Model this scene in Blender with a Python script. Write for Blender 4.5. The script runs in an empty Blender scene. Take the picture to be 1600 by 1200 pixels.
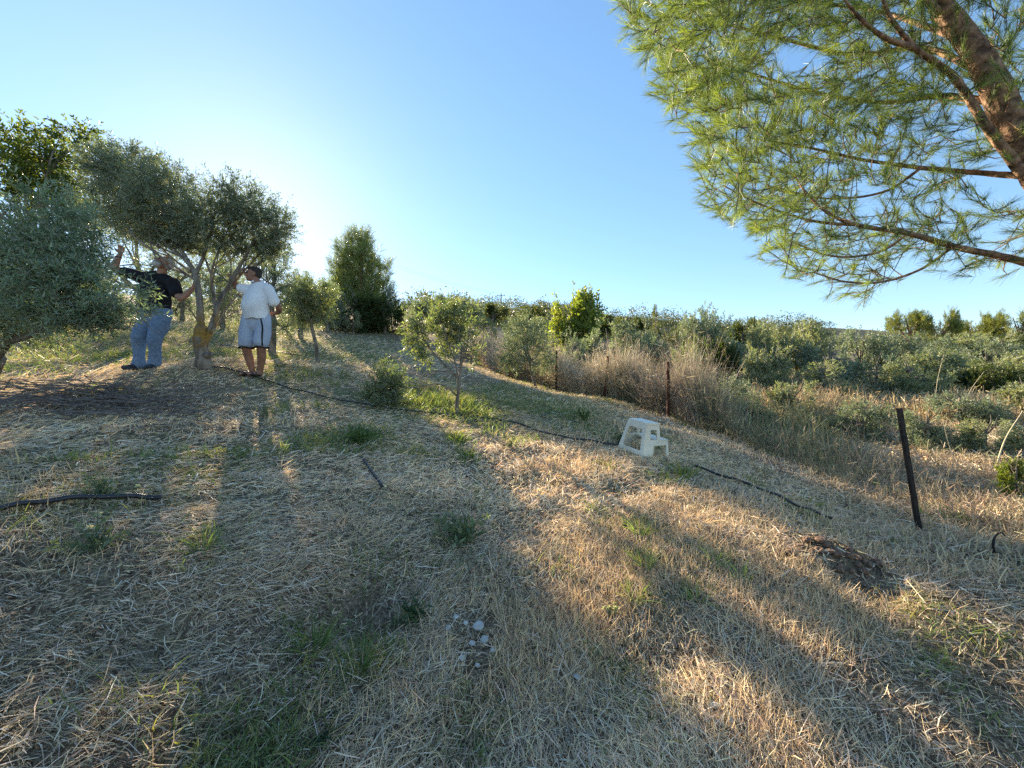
import bpy, math, random
import numpy as np
from mathutils import Vector, Matrix
from mathutils.geometry import tessellate_polygon

random.seed(4); rng = np.random.default_rng(11)
sc = bpy.context.scene
COL = sc.collection
R = math.radians
F = 601.0; CAMZ = 1.5            # focal length in photo pixels, eye height

# ------------------------------------------------------------------ camera, sky, sun, exposure
cam = bpy.data.cameras.new('camera'); camo = bpy.data.objects.new('camera', cam); COL.objects.link(camo)
cam.sensor_width = 36; cam.lens = 36 * F / 1600; cam.clip_start = 0.05; cam.clip_end = 3000
camo.location = (0, 0, CAMZ); camo.rotation_euler = (R(90), 0, 0)
sc.camera = camo

SUNPX = (398, 318)
sv = Vector((SUNPX[0] - 800, F, 600 - SUNPX[1])).normalized()
SUN_EL = math.asin(sv.z); SUN_AZ = math.atan2(sv.x, sv.y)
w = bpy.data.worlds.new('World'); sc.world = w; w.use_nodes = True
nt = w.node_tree; nt.nodes.clear()
sky = nt.nodes.new('ShaderNodeTexSky'); sky.sky_type = 'NISHITA'; sky.sun_disc = False
sky.sun_elevation = SUN_EL; sky.sun_rotation = SUN_AZ
sky.altitude = 300; sky.air_density = 1.0; sky.dust_density = 0.13; sky.ozone_density = 3.0
bg = nt.nodes.new('ShaderNodeBackground'); bg.inputs[1].default_value = 0.12
wo = nt.nodes.new('ShaderNodeOutputWorld')
gm = nt.nodes.new('ShaderNodeGamma'); gm.inputs[1].default_value = .68
hs = nt.nodes.new('ShaderNodeHueSaturation'); hs.inputs['Saturation'].default_value = 1.25
nt.links.new(sky.outputs[0], gm.inputs[0]); nt.links.new(gm.outputs[0], hs.inputs['Color']); nt.links.new(hs.outputs[0], bg.inputs[0]); nt.links.new(bg.outputs[0], wo.inputs[0])
sun = bpy.data.lights.new('sun', 'SUN'); suno = bpy.data.objects.new('sun', sun); COL.objects.link(suno)
sun.energy = 5.0; sun.angle = R(0.6); sun.color = (1.0, 0.83, 0.58)
suno.rotation_euler = (-sv).to_track_quat('-Z', 'Y').to_euler(); suno.location = (0, 0, 30)
sc.view_settings.view_transform = 'Standard'; sc.view_settings.look = 'None'
sc.view_settings.gamma = 1; sc.view_settings.use_curve_mapping = False
sc.view_settings.exposure = 1.9
sc.render.engine = 'CYCLES'
cy = sc.cycles; cy.max_bounces = 6; cy.diffuse_bounces = 3; cy.transmission_bounces = 4; cy.transparent_max_bounces = 4
cy.use_denoising = False; cy.use_adaptive_sampling = False; cy.sample_clamp_indirect = 4; cy.caustics_reflective = False; cy.caustics_refractive = False

# ------------------------------------------------------------------ small helpers
def nrm(a):
    return a / np.maximum(np.linalg.norm(a, axis=-1, keepdims=True), 1e-9)
def rdir(n):
    return nrm(rng.normal(size=(n, 3)))
class Geo:
    """collects vertices, faces and colours of ONE mesh"""
    def __init__(s): s.v = []; s.f = []; s.c = []; s.n = 0
    def add(s, v, faces, col=(.5, .5, .5)):
        v = np.asarray(v, float); s.v.append(v)
        for f in faces: s.f.append(np.asarray(f, int) + s.n)
        c = np.empty((len(v), 4)); c[:, :3] = col; c[:, 3] = 1; s.c.append(c); s.n += len(v)
    def mesh(s, name, smooth=False):
        me = bpy.data.meshes.new(name)
        v = np.concatenate(s.v); me.vertices.add(len(v)); me.vertices.foreach_set('co', v.ravel())
        fl = [f for f in s.f if len(f)]
        loops = np.concatenate([f.ravel() for f in fl])
        tot = np.concatenate([np.full(len(f), f.shape[1]) for f in fl])
        st = np.concatenate([[0], np.cumsum(tot)[:-1]])
        me.loops.add(len(loops)); me.loops.foreach_set('vertex_index', loops)
        me.polygons.add(len(tot)); me.polygons.foreach_set('loop_start', st)
        me.polygons.foreach_set('use_smooth', np.full(len(tot), smooth))
        a = me.attributes.new('col', 'FLOAT_COLOR', 'POINT'); a.data.foreach_set('color', np.concatenate(s.c).ravel())
        me.update(calc_edges=True); me.validate()
        return me
def link(name, me, mat=None, parent=None):
    o = bpy.data.objects.new(name, me); COL.objects.link(o)
    if mat and me is not None and len(me.materials) == 0: me.materials.append(mat)
    if parent: o.parent = parent
    return o
def tag(o, label, cat=None, group=None, kind=None):
    o['label'] = label
    if cat: o['category'] = cat
    if group: o['group'] = group
    if kind: o['kind'] = kind
    return o
def thing(name, label, cat, loc=(0, 0, 0), group=None, rz=0):
    o = bpy.data.objects.new(name, None); COL.objects.link(o); o.location = loc; o.rotation_euler[2] = rz
    o.empty_display_size = .2
    return tag(o, label, cat, group)
def tube(g, pts, rad, n=8, col=(.5, .5, .5), cap=True, wob=0.0):
    """tapered tube along a polyline"""
    pts = np.asarray(pts, float); m = len(pts); rad = np.broadcast_to(np.asarray(rad, float), (m,))
    t = np.gradient(pts, axis=0); t = nrm(t)
    ref = np.array([0, 0, 1.]) if abs(t[0, 2]) < .8 else np.array([1., 0, 0])
    u = nrm(np.cross(t, ref)); 
    for i in range(1, m):
        if (u[i] * u[i-1]).sum() < 0: u[i] *= -1
    vv = np.cross(t, u)
    a = np.linspace(0, 2 * np.pi, n, endpoint=False)
    rr = rad[:, None] * (1 + wob * rng.normal(size=(m, n)))
    v = pts[:, None] + rr[..., None] * (np.cos(a)[None, :, None] * u[:, None] + np.sin(a)[None, :, None] * vv[:, None])
    i = np.arange(m - 1)[:, None] * n; j = np.arange(n)[None]; k = (j + 1) % n
    q = np.stack([i + j, i + k, i + n + k, i + n + j], -1).reshape(-1, 4)
    fs = [q]
    if cap: fs += [np.arange(n)[None, ::-1], ((m - 1) * n + np.arange(n))[None]]
    g.add(v.reshape(-1, 3), fs, col)
def spline(pts, n=8):
    """Catmull-Rom through points"""
    p = np.asarray(pts, float); p = np.vstack([2 * p[0] - p[1], p, 2 * p[-1] - p[-2]]); out = []
    for i in range(1, len(p) - 2):
        t = np.linspace(0, 1, n, endpoint=False)[:, None]
        out.append(.5 * (2 * p[i] + (p[i+1] - p[i-1]) * t + (2*p[i-1] - 5*p[i] + 4*p[i+1] - p[i+2]) * t**2 + (-p[i-1] + 3*p[i] - 3*p[i+1] + p[i+2]) * t**3))
    return np.vstack(out + [p[-2][None]])
def blades(g, root, d, ln, wd, col, bend=None, nseg=2, tip=.15, base=.8, side=None):
    """bent grass blades / straws, one strip each"""
    n = len(root)
    if n == 0: return
    if side is None: side = nrm(np.cross(d, rdir(n)))
    if bend is None: bend = np.zeros((n, 3))
    rows = []
    for k in range(nseg + 1):
        t = k / nseg
        c = root + d * (ln * t)[:, None] + bend * (ln * t * t)[:, None]
        wk = wd * .5 * (base + (1 - base) * 2 * t if t < .5 else 1 + (tip - 1) * (2 * t - 1))
        rows += [c - side * wk[:, None], c + side * wk[:, None]]
    v = np.stack(rows, 1)
    m = 2 * (nseg + 1); o = np.arange(n)[:, None] * m
    q = [np.concatenate([o + 2*k, o + 2*k + 1, o + 2*k + 3, o + 2*k + 2], 1) for k in range(nseg)]
    g.add(v.reshape(-1, 3), q, np.repeat(col, m, axis=0))
def leaves(g, pos, ld, L, W, col, side=None):
    """diamond leaves folded a little on the midrib"""
    n = len(pos)
    if side is None: side = nrm(np.cross(ld, rdir(n)))
    up = np.cross(side, ld)
    mid = pos + ld * (L * .45)[:, None] + up * (W * .12)[:, None]
    v = np.stack([pos, mid + side * (W * .5)[:, None], pos + ld * L[:, None] - up * (L * .08)[:, None], mid - side * (W * .5)[:, None]], 1)
    q = np.arange(n)[:, None] * 4 + np.arange(4)[None]
    g.add(v.reshape(-1, 3), [q], np.repeat(col, 4, axis=0))
def vary(base, n, amt=.25, hue=.08):
    c = np.asarray(base, float)[None] * (1 + amt * rng.uniform(-1, 1, (n, 1))) * (1 + hue * rng.uniform(-1, 1, (n, 3)))
    return np.clip(c, 0.002, .95)
_W = rng.normal(size=(3, 14, 3)); _P = rng.uniform(0, 6.28, (3, 14))
def vnoise(p, freq, k=0):
    """cheap smooth 3-D noise, about -1..1"""
    return np.sin(p @ (_W[k].T * freq) + _P[k]).sum(-1) / 4.0

# ------------------------------------------------------------------ materials
def newmat(name):
    m = bpy.data.materials.new(name); m.use_nodes = True; n = m.node_tree; n.nodes.clear()
    return m, n, n.nodes.new, n.links.new
def leafmat(name, trans=.4, rough=.5, spec=.35, tcol=(1.25, 1.25, .55), pale=0.0):
    """foliage: colour attribute, light shining through, paler underside where pale > 0"""
    m, n, N, L = newmat(name)
    a = N('ShaderNodeAttribute'); a.attribute_name = 'col'
    p = N('ShaderNodeBsdfPrincipled'); p.inputs['Roughness'].default_value = rough; p.inputs['Specular IOR Level'].default_value = spec
    src = a.outputs['Color']
    if pale:
        ge = N('ShaderNodeNewGeometry'); mx = N('ShaderNodeMix'); mx.data_type = 'RGBA'
        mf = N('ShaderNodeMath'); mf.operation = 'MULTIPLY'; mf.inputs[1].default_value = pale
        L(ge.outputs['Backfacing'], mf.inputs[0]); L(mf.outputs[0], mx.inputs[0]); L(src, mx.inputs[6]); mx.inputs[7].default_value = (.36, .40, .33, 1)
        src = mx.outputs[2]
    L(src, p.inputs['Base Color'])
    mu = N('ShaderNodeMix'); mu.data_type = 'RGBA'; mu.blend_type = 'MULTIPLY'; mu.inputs[0].default_value = 1; mu.inputs[7].default_value = (*tcol, 1)
    L(a.outputs['Color'], mu.inputs[6])
    t = N('ShaderNodeBsdfTranslucent'); L(mu.outputs[2], t.inputs[0])
    ms = N('ShaderNodeMixShader'); ms.inputs[0].default_value = trans; L(p.outputs[0], ms.inputs[1]); L(t.outputs[0], ms.inputs[2])
    o = N('ShaderNodeOutputMaterial'); L(ms.outputs[0], o.inputs[0]); return m
def plain(name, c1, c2, scale=8, rough=.8, bump=.3, detail=6, spec=.3, dist=.01, stretch=None, metal=0):
    """two-tone noise material with a little relief"""
    m, n, N, L = newmat(name)
    tc = N('ShaderNodeTexCoord'); nz = N('ShaderNodeTexNoise'); nz.inputs['Scale'].default_value = scale; nz.inputs['Detail'].default_value = detail
    src = tc.outputs['Object']
    if stretch:
        mp = N('ShaderNodeMapping'); mp.inputs['Scale'].default_value = stretch; L(src, mp.inputs[0]); src = mp.outputs[0]
    L(src, nz.inputs['Vector'])
    cr = N('ShaderNodeValToRGB'); cr.color_ramp.elements[0].position = .35; cr.color_ramp.elements[1].position = .65
    cr.color_ramp.elements[0].color = (*c1, 1); cr.color_ramp.elements[1].color = (*c2, 1); L(nz.outputs[0], cr.inputs[0])
    p = N('ShaderNodeBsdfPrincipled'); p.inputs['Roughness'].default_value = rough; p.inputs['Specular IOR Level'].default_value = spec; p.inputs['Metallic'].default_value = metal
    L(cr.outputs[0], p.inputs['Base Color'])
    b = N('ShaderNodeBump'); b.inputs['Strength'].default_value = bump; b.inputs['Distance'].default_value = dist; L(nz.outputs[0], b.inputs['Height']); L(b.outputs[0], p.inputs['Normal'])
    o = N('ShaderNodeOutputMaterial'); L(p.outputs[0], o.inputs[0]); return m
def barkmat(name, c1, c2, lichen=None, lz=(0, 1)):
    m = plain(name, c1, c2, scale=14, rough=.9, bump=.9, dist=.03, stretch=(1, 1, .3))
    if lichen:      # a crust of lichen on part of the trunk
        n = m.node_tree; N = n.nodes.new; L = n.links.new
        p = [x for x in n.nodes if x.type == 'BSDF_PRINCIPLED'][0]; cr = [x for x in n.nodes if x.type == 'VALTORGB'][0]
        tc = N('ShaderNodeTexCoord'); nz = N('ShaderNodeTexNoise'); nz.inputs['Scale'].default_value = 7; L(tc.outputs['Object'], nz.inputs['Vector'])
        sp = N('ShaderNodeSeparateXYZ'); L(tc.outputs['Object'], sp.inputs[0])
        mr = N('ShaderNodeMapRange'); mr.inputs[1].default_value = lz[0]; mr.inputs[2].default_value = lz[0] + .25; L(sp.outputs[2], mr.inputs[0])
        mr2 = N('ShaderNodeMapRange'); mr2.inputs[1].default_value = lz[1]; mr2.inputs[2].default_value = lz[1] - .5; L(sp.outputs[2], mr2.inputs[0])
        mm = N('ShaderNodeMath'); mm.operation = 'MULTIPLY'; L(mr.outputs[0], mm.inputs[0]); L(mr2.outputs[0], mm.inputs[1])
        r2 = N('ShaderNodeMapRange'); r2.inputs[1].default_value = .38; r2.inputs[2].default_value = .52; L(nz.outputs[0], r2.inputs[0])
        m3 = N('ShaderNodeMath'); m3.operation = 'MULTIPLY'; L(mm.outputs[0], m3.inputs[0]); L(r2.outputs[0], m3.inputs[1])
        mx = N('ShaderNodeMix'); mx.data_type = 'RGBA'; L(m3.outputs[0], mx.inputs[0]); L(cr.outputs[0], mx.inputs[6]); mx.inputs[7].default_value = (*lichen, 1)
        L(mx.outputs[2], p.inputs['Base Color'])
    return m
M = {}
M['straw'] = leafmat('straw', .22, .6, .3, (1.15, 1.0, .8))
M['grass'] = leafmat('grass', .45, .5, .3, (1.3, 1.25, .5))
M['olive'] = leafmat('olive_leaf', .36, .48, .35, (1.5, 1.5, .7), pale=.6)
M['broad'] = leafmat('broad_leaf', .5, .45, .4, (1.6, 1.5, .4))
M['needle'] = leafmat('pine_needle', .35, .45, .4, (1.4, 1.3, .5))
M['bark'] = barkmat('olive_bark', (.09, .075, .06), (.27, .24, .20))
M['bark_lichen'] = barkmat('lichen_bark', (.10, .08, .065), (.30, .26, .21), (.34, .20, .04), (.2, .95))
M['pine_bark'] = plain('pine_bark', (.085, .05, .035), (.38, .23, .145), 16, .9, 1.0, dist=.04)
M['thin_bark'] = barkmat('thin_bark', (.10, .085, .065), (.24, .21, .17))

# ------------------------------------------------------------------ the lie of the land
def P(px, py, d):
    return np.array([(px - 800) / F * d, d, CAMZ - (py - 600) / F * d])
ctl = [P(*c) for c in [
    (800,1200,1.45),(400,1200,1.25),(0,1200,1.05),(1200,1200,1.47),(1600,1200,1.44),(0,800,1.95),(0,650,4.0),(0,600,5.2),(230,578,5.65),(318,572,5.8),(395,587,5.9),
    (240,790,2.4),(580,745,3.3),(714,650,6.0),(600,635,6.0),(497,568,9),(450,520,15),(540,512,20),(640,519,21),(650,560,12),(640,600,8),
    (800,700,4.6),(800,830,3.0),(800,950,2.2),(400,900,2.0),(400,700,3.6),(1003,712,4.7),(900,690,5.0),(930,640,8),(1000,660,7.2),(1070,740,4.4),
    (1100,680,6.5),(1200,780,3.7),(1290,830,3.25),(1437,832,3.75),(1600,850,3.15),(1600,950,2.25),(1400,950,2.2),(1300,1050,1.82),(1100,900,2.45),
    (1600,720,6),(1400,720,6.5),(1250,700,7.5),(1500,640,10),(1200,640,11),(1150,625,13),(1042,655,8.7),(950,625,11),(870,612,12.5),(797,592,15),(750,570,18),
    (1000,603,16),(1300,603,18),(1600,603,18),(880,574,24),(1100,572,32),(1400,562,42),(1600,557,42),(720,512,36),(420,490,26),(0,490,20),
    (1000,530,75),(1300,541,75),(1600,545,75),(740,495,75),(780,488,135),(1000,502,135),(1200,515,135),(1330,515,135),(1600,528,135),(550,480,110),(200,480,110),(-600,520,90),(2200,560,90)]]
ctl += [np.array(c, float) for c in [(0,0,0),(-3,0,.85),(3,0,-.5),(0,-4,-.4),(-5,-4,1.1),(5,-4,-1.1),(0,260,22),(200,260,15),(-200,260,28),(0,-60,-3),(60,-40,-10),(-60,-40,8),(0,-260,-14),(260,-200,-22),(-260,-150,10),(300,100,4),(-300,100,25),(0,600,0),(500,500,-8),(-500,500,5)]]
ctl = np.array(ctl)
def _k(r2): return .5 * r2 * np.log(r2 + 1e-9)
_n = len(ctl); _A = np.zeros((_n + 3, _n + 3))
_d2 = ((ctl[:, None, :2] - ctl[None, :, :2]) ** 2).sum(-1)
_A[:_n, :_n] = _k(_d2) + np.eye(_n) * .05
_A[:_n, _n] = 1; _A[:_n, _n+1:] = ctl[:, :2]; _A[_n, :_n] = 1; _A[_n+1:, :_n] = ctl[:, :2].T
_w = np.linalg.solve(_A, np.concatenate([ctl[:, 2], [0, 0, 0]]))
PITS = []
def H(x, y):
    x = np.asarray(x, float); y = np.asarray(y, float); sh = x.shape; x = x.ravel(); y = y.ravel(); out = np.empty(len(x))
    for s in range(0, len(x), 60000):
        q = np.stack([x[s:s+60000], y[s:s+60000]], -1)
        d2 = ((q[:, None] - ctl[None, :, :2]) ** 2).sum(-1)
        z = _k(d2) @ _w[:_n] + _w[_n] + q @ _w[_n+1:]
        q3 = np.concatenate([q, np.zeros((len(q), 1))], 1); r = np.sqrt((q ** 2).sum(-1))
        z += (.022 * vnoise(q3, 2.2) + .014 * vnoise(q3, 6.5, 1)) * np.clip(r / 1.5, .3, 1)
        z += .05 * vnoise(q3, .7, 2) * np.clip((r - 2) / 6, 0, 1) + .8 * vnoise(q3, .06, 1) * np.clip((r - 30) / 60, 0, 1)
        for (cx, cy_, dz, sg) in PITS: z += dz * np.exp(-((q[:, 0] - cx) ** 2 + (q[:, 1] - cy_) ** 2) / (2 * sg * sg))
        out[s:s+60000] = z
    return out.reshape(sh)
_T = np.geomspace(.5, 400, 2400)
def G(px, py, tmin=.5):
    """the point of the ground that lies in a given direction from the eye"""
    dx, dz = (px - 800) / F, -(py - 600) / F
    t = _T[_T > tmin]; z = CAMZ + dz * t; h = H(dx * t, t); i = np.argmax(z < h)
    if i == 0: i = len(t) - 1
    a, b = z[i-1] - h[i-1], z[i] - h[i]; k = a / (a - b) if a != b else 0
    tt = t[i-1] + (t[i] - t[i-1]) * k
    return np.array([dx * tt, tt, float(H(dx * tt, tt))])
for px, py, dz, sg in [(565, 955, -.13, .16), (430, 900, .05, .22), (1290, 862, .09, .16), (1330, 905, -.07, .13), (1180, 905, -.05, .12), (60, 900, -.06, .2), (700, 1010, .03, .2), (1450, 1010, -.05, .2), (230, 1000, -.06, .18)]:
    g_ = G(px, py); PITS.append((g_[0], g_[1], dz, sg))
def normal(x, y, e=.06):
    return nrm(np.stack([H(x - e, y) - H(x + e, y), H(x, y - e) - H(x, y + e), np.full(np.shape(x), 2 * e)], -1))

def build_ground():
    g = Geo()
    na = 720; rr = np.concatenate([[.05, .2], np.geomspace(.4, 700, 240)])
    # finer in front of the eye, coarser behind
    front = np.linspace(R(-62), R(62), 440); back = np.linspace(R(62), R(298), 92)[1:-1]
    an = np.concatenate([front, back]); na = len(an)
    A, RR = np.meshgrid(an, rr); X = RR * np.sin(A); Y = RR * np.cos(A)
    Z = H(X, Y); v = np.stack([X, Y, Z], -1).reshape(-1, 3)
    m = len(rr); i = np.arange(m - 1)[:, None] * na; j = np.arange(na)[None]; k = (j + 1) % na
    q = np.stack([i + j, i + na + j, i + na + k, i + k], -1).reshape(-1, 4)
    g.add(v, [q, np.arange(na)[None]])
    m, n, N, L = newmat('soil_and_chaff')
    tc = N('ShaderNodeTexCoord')
    def noise(sc_, det=8, st=None):
        nz = N('ShaderNodeTexNoise'); nz.inputs['Scale'].default_value = sc_; nz.inputs['Detail'].default_value = det; nz.inputs['Roughness'].default_value = .65
        L(tc.outputs['Object'], nz.inputs['Vector']); return nz.outputs[0]
    def ramp(fac, stops):
        cr = N('ShaderNodeValToRGB'); e = cr.color_ramp.elements
        while len(e) < len(stops): e.new(.5)
        for s, (p_, c_) in zip(e, stops): s.position = p_; s.color = (*c_, 1)
        L(fac, cr.inputs[0]); return cr.outputs[0]
    def mix(f, a, b):
        mx = N('ShaderNodeMix'); mx.data_type = 'RGBA'; L(f, mx.inputs[0]); L(a, mx.inputs[6]); L(b, mx.inputs[7]); return mx.outputs[2]
    fine = noise(55, 10); mid = noise(3.2); big = noise(.22, 5)
    chaff = ramp(fine, [(.36, (.08, .06, .04)), (.5, (.28, .215, .145)), (.64, (.50, .40, .27))])
    soil = ramp(fine, [(.3, (.10, .068, .044)), (.7, (.30, .215, .145))])
    green = ramp(fine, [(.3, (.09, .10, .05)), (.7, (.24, .25, .13))])
    c = mix(ramp(mid, [(.4, (1, 1, 1)), (.62, (0, 0, 0))]), chaff, soil)
    c = mix(ramp(big, [(.46, (0, 0, 0)), (.62, (.75, .75, .75))]), c, green)
    p = N('ShaderNodeBsdfPrincipled'); p.inputs['Roughness'].default_value = .95; p.inputs['Specular IOR Level'].default_value = .1; L(c, p.inputs['Base Color'])
    b = N('ShaderNodeBump'); b.inputs['Strength'].default_value = .8; b.inputs['Distance'].default_value = .03; L(fine, b.inputs['Height']); L(b.outputs[0], p.inputs['Normal'])
    o = N('ShaderNodeOutputMaterial'); L(p.outputs[0], o.inputs[0])
    ob = link('ground', g.mesh('ground', True), m); tag(ob, 'sloping orchard ground of dry soil and chaff', kind='structure')
build_ground()

# ------------------------------------------------------------------ straw, grass (nobody could count them)
def scatter(n, r0, r1, a0=-56, a1=56, power=0):
    """points on the ground, spread evenly over log distance, so density falls with distance"""
    r = np.exp(rng.uniform(np.log(r0), np.log(r1), n)); a = R(1) * rng.uniform(a0, a1, n)
    x, y = r * np.sin(a), r * np.cos(a)
    return x, y, r
GREEN = []   # (x, y, radius, weight)
for px, py, rp, wt in [(100,552,60,1),(130,800,45,.7),(300,745,60,.5),(330,850,30,.8),(250,770,30,.6),(700,830,35,.5),(190,556,60,1),(60,570,40,.6),(270,556,40,1),(350,553,40,1),(440,560,40,.9),(470,585,30,.6),(540,560,40,.5),(520,590,30,.5),
                       (640,625,30,1.3),(680,630,30,1.5),(720,640,30,1.5),(760,650,25,1.2),(660,610,20,1),(715,690,14,1.2),(730,715,12,.6),(480,695,30,.7),(560,690,40,.8),(640,715,25,.5),
                       (110,775,50,1),(60,785,30,.9),(220,740,50,.6),(300,730,40,.5),(320,840,25,.8),(290,860,20,.5),(500,1000,40,.6),(520,1060,50,.6),(580,1020,45,.5),(620,990,30,.4),(440,1150,55,.45),(500,1110,45,.4),
                       (400,1180,50,.6),(720,1140,40,.5),(1000,830,25,1.2),(1010,880,22,1.2),(1000,930,22,.8),(1090,930,20,.8),(1120,880,22,.8),(930,795,15,.8),(1150,905,15,.6),(1065,740,12,.9),(1460,1030,20,.6),
                       (900,655,30,.7),(940,670,25,.5),(850,640,40,.5),(1000,1080,40,.3),(800,900,30,.3),(880,880,25,.3),(720,885,30,.3),(580,880,40,.35),(120,730,30,.4),(250,520,80,.9),(380,508,80,.9),(150,530,80,.9),(60,535,80,.9),(330,525,70,.9),(560,540,60,.5),(480,530,50,.5),(600,530,40,.5),(850,600,40,.5),(800,610,40,.5)]:
    q = G(px, py); GREEN.append((q[0], q[1], rp / F * q[1] * 1.0, wt))
def green_amount(x, y):
    s = np.zeros(len(x))
    for cx, cy_, r, wt in GREEN:
        el = 1.0 + .8 * min(cy_ / 6, 1.5)       # patches seen at a slant lie longer on the ground
        s = np.maximum(s, wt * np.exp(-(((x - cx) / r) ** 2 + ((y - cy_) / (r * el)) ** 2) * .8))
    return s
BARE = [(*G(735, 990)[:2], .16), (*G(1290, 850)[:2], .25), (*G(1335, 890)[:2], .22), (*G(740, 1040)[:2], .1)]
def build_straw():
    g = Geo(); base = np.array([.74, .575, .37])
    for (n, r0, r1, wd, ln, lift, tilt) in [(165000, .75, 3.6, (.0015, .0031), (.025, .13), .028, .18), (120000, 3.3, 9, (.0035, .0065), (.04, .14), .035, .22), (70000, 8, 30, (.009, .018), (.08, .2), .05, .3)]:
        x, y, r = scatter(n, r0, r1)
        q = np.stack([x, y, np.zeros(n)], -1)
        clump = vnoise(q, 5.5, 2)
        keep = rng.uniform(0, 1, n) < np.clip(.72 + .4 * clump + .25 * vnoise(q, 2.1, 1), .3, 1)
        for cx, cy_, dz, sg in PITS:
            if dz < -.1 or dz > .08: keep &= ~((((x-cx)**2 + (y-cy_)**2) < (sg*1.1)**2) & (rng.uniform(0, 1, n) < .8))
        for bx_, by_, br_ in BARE: keep &= ~((((x-bx_)**2 + (y-by_)**2) < br_**2) & (rng.uniform(0, 1, n) < .75))
        x, y = x[keep], y[keep]; n = len(x); q = q[keep]
        if n == 0: continue
        nn = normal(x, y)
        # straws lie in swaths: direction drifts from place to place
        th = 1.1 * vnoise(q, 1.2, 0) + rng.normal(0, .85, n) + .4
        d = np.stack([np.cos(th), np.sin(th), np.zeros(n)], -1); d = nrm(d - nn * (d * nn).sum(-1, keepdims=True))
        d = nrm(d + nn * np.abs(rng.normal(0, tilt, n))[:, None])
        ln_ = rng.uniform(*ln, n) * rng.uniform(.5, 1.1, n); wd_ = rng.uniform(*wd, n)
        z = H(x, y) + np.abs(rng.normal(0, lift * .5, n))
        tone = 1 + .25 * vnoise(q, 1.7, 1)
        c = vary(base, n, .42, .10) * tone[:, None]
        grey = rng.uniform(0, 1, n) < .38; c[grey] = vary((.53, .455, .35), grey.sum(), .4, .06)
        pale = rng.uniform(0, 1, n) < .16; wd_[pale] *= 1.25; c[pale] = vary((.82, .74, .60), pale.sum(), .15, .05)
        bend = rdir(n) * .3 - nn * .12
        blades(g, np.stack([x, y, z], -1), d, ln_, wd_, c, bend, 1 if r0 == 8 else 2, .5, .9)
    n = 70000; x, y, r = scatter(n, .75, 5); nn = normal(x, y); d = rdir(n); d = nrm(d - nn * (d * nn).sum(-1, keepdims=True) + nn * rng.normal(0, .25, (n, 1)))   # chopped chaff
    c = vary((.58, .45, .30), n, .5, .1); dk = rng.uniform(0, 1, n) < .5; c[dk] = vary((.10, .075, .055), dk.sum(), .4, .1)
    blades(g, np.stack([x, y, H(x, y) + rng.uniform(.001, .014, n)], -1), d, rng.uniform(.012, .04, n), rng.uniform(.003, .008, n) * np.clip(r / 2, 1, 2), c, None, 1, .7, .9)
    # upright stubble left by the mower
    for (n, r0, r1, wd, ln) in [(130000, .8, 4.2, (.002, .0038), (.03, .11)), (36000, 4, 14, (.006, .011), (.05, .12))]:
        x, y, r = scatter(n, r0, r1); q = np.stack([x, y, np.zeros(n)], -1)
        keep = (vnoise(q, 3.2, 1) + 1.3 * np.clip(x - .8, -.6, .9)) > .5 + rng.normal(0, .5, n)
        for bx_, by_, br_ in BARE: keep &= ~((((x-bx_)**2 + (y-by_)**2) < br_**2) & (rng.uniform(0, 1, n) < .9))
        x, y = x[keep], y[keep]; n = len(x)
        d = nrm(np.stack([rng.normal(0, .45, n), rng.normal(0, .45, n), np.ones(n)], -1))
        c = vary((.64, .50, .32), n, .4, .08)
        blades(g, np.stack([x, y, H(x, y) - .005], -1), d, rng.uniform(*ln, n), rng.uniform(*wd, n), c, rdir(n) * .3, 2, .3, .9)
    o = link('straw_mulch', g.mesh('straw_mulch'), M['straw']); tag(o, 'dry mown straw strewn all over the slope', kind='stuff')
    g = Geo()
    for (n, r0, r1, wd, ln) in [(110000, .8, 4.2, (.003, .006), (.04, .14)), (330000, 4, 26, (.007, .014), (.06, .17))]:
        x, y, r = scatter(n, r0, r1); q = np.stack([x, y, np.zeros(n)], -1)
        ga = green_amount(x, y); spots = np.clip(vnoise(q, 4.5, 0) - .7, 0, 1) * .4 + np.clip(vnoise(q, .8, 1) - .5, 0, 1) * .25 * (r > 5)
        keep = rng.uniform(0, 1, n) < np.clip(ga * (.45 + .5 * (vnoise(q, 9, 2) > 0)), 0, .95) + spots
        x, y, ga = x[keep], y[keep], ga[keep]; n = len(x)
        d = nrm(np.stack([rng.normal(0, .55, n), rng.normal(0, .55, n), np.ones(n)], -1))
        c = vary((.16, .215, .10), n, .35, .12); yl = rng.uniform(0, 1, n) < .2; c[yl] = vary((.24, .24, .10), yl.sum(), .3, .1); c[yl] *= 1.25
        bend = rdir(n) * .45; bend[:, 2] = -np.abs(bend[:, 2])
        big = np.where(ga > .9, 1.35, 1)
        blades(g, np.stack([x, y, H(x, y) - .005], -1), d, rng.uniform(*ln, n) * big, rng.uniform(*wd, n), c, bend, 3, .08, .8)
    o = link('green_grass', g.mesh('green_grass'), M['grass']); tag(o, 'green grass growing in patches through the straw', kind='stuff')
build_straw()

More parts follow.
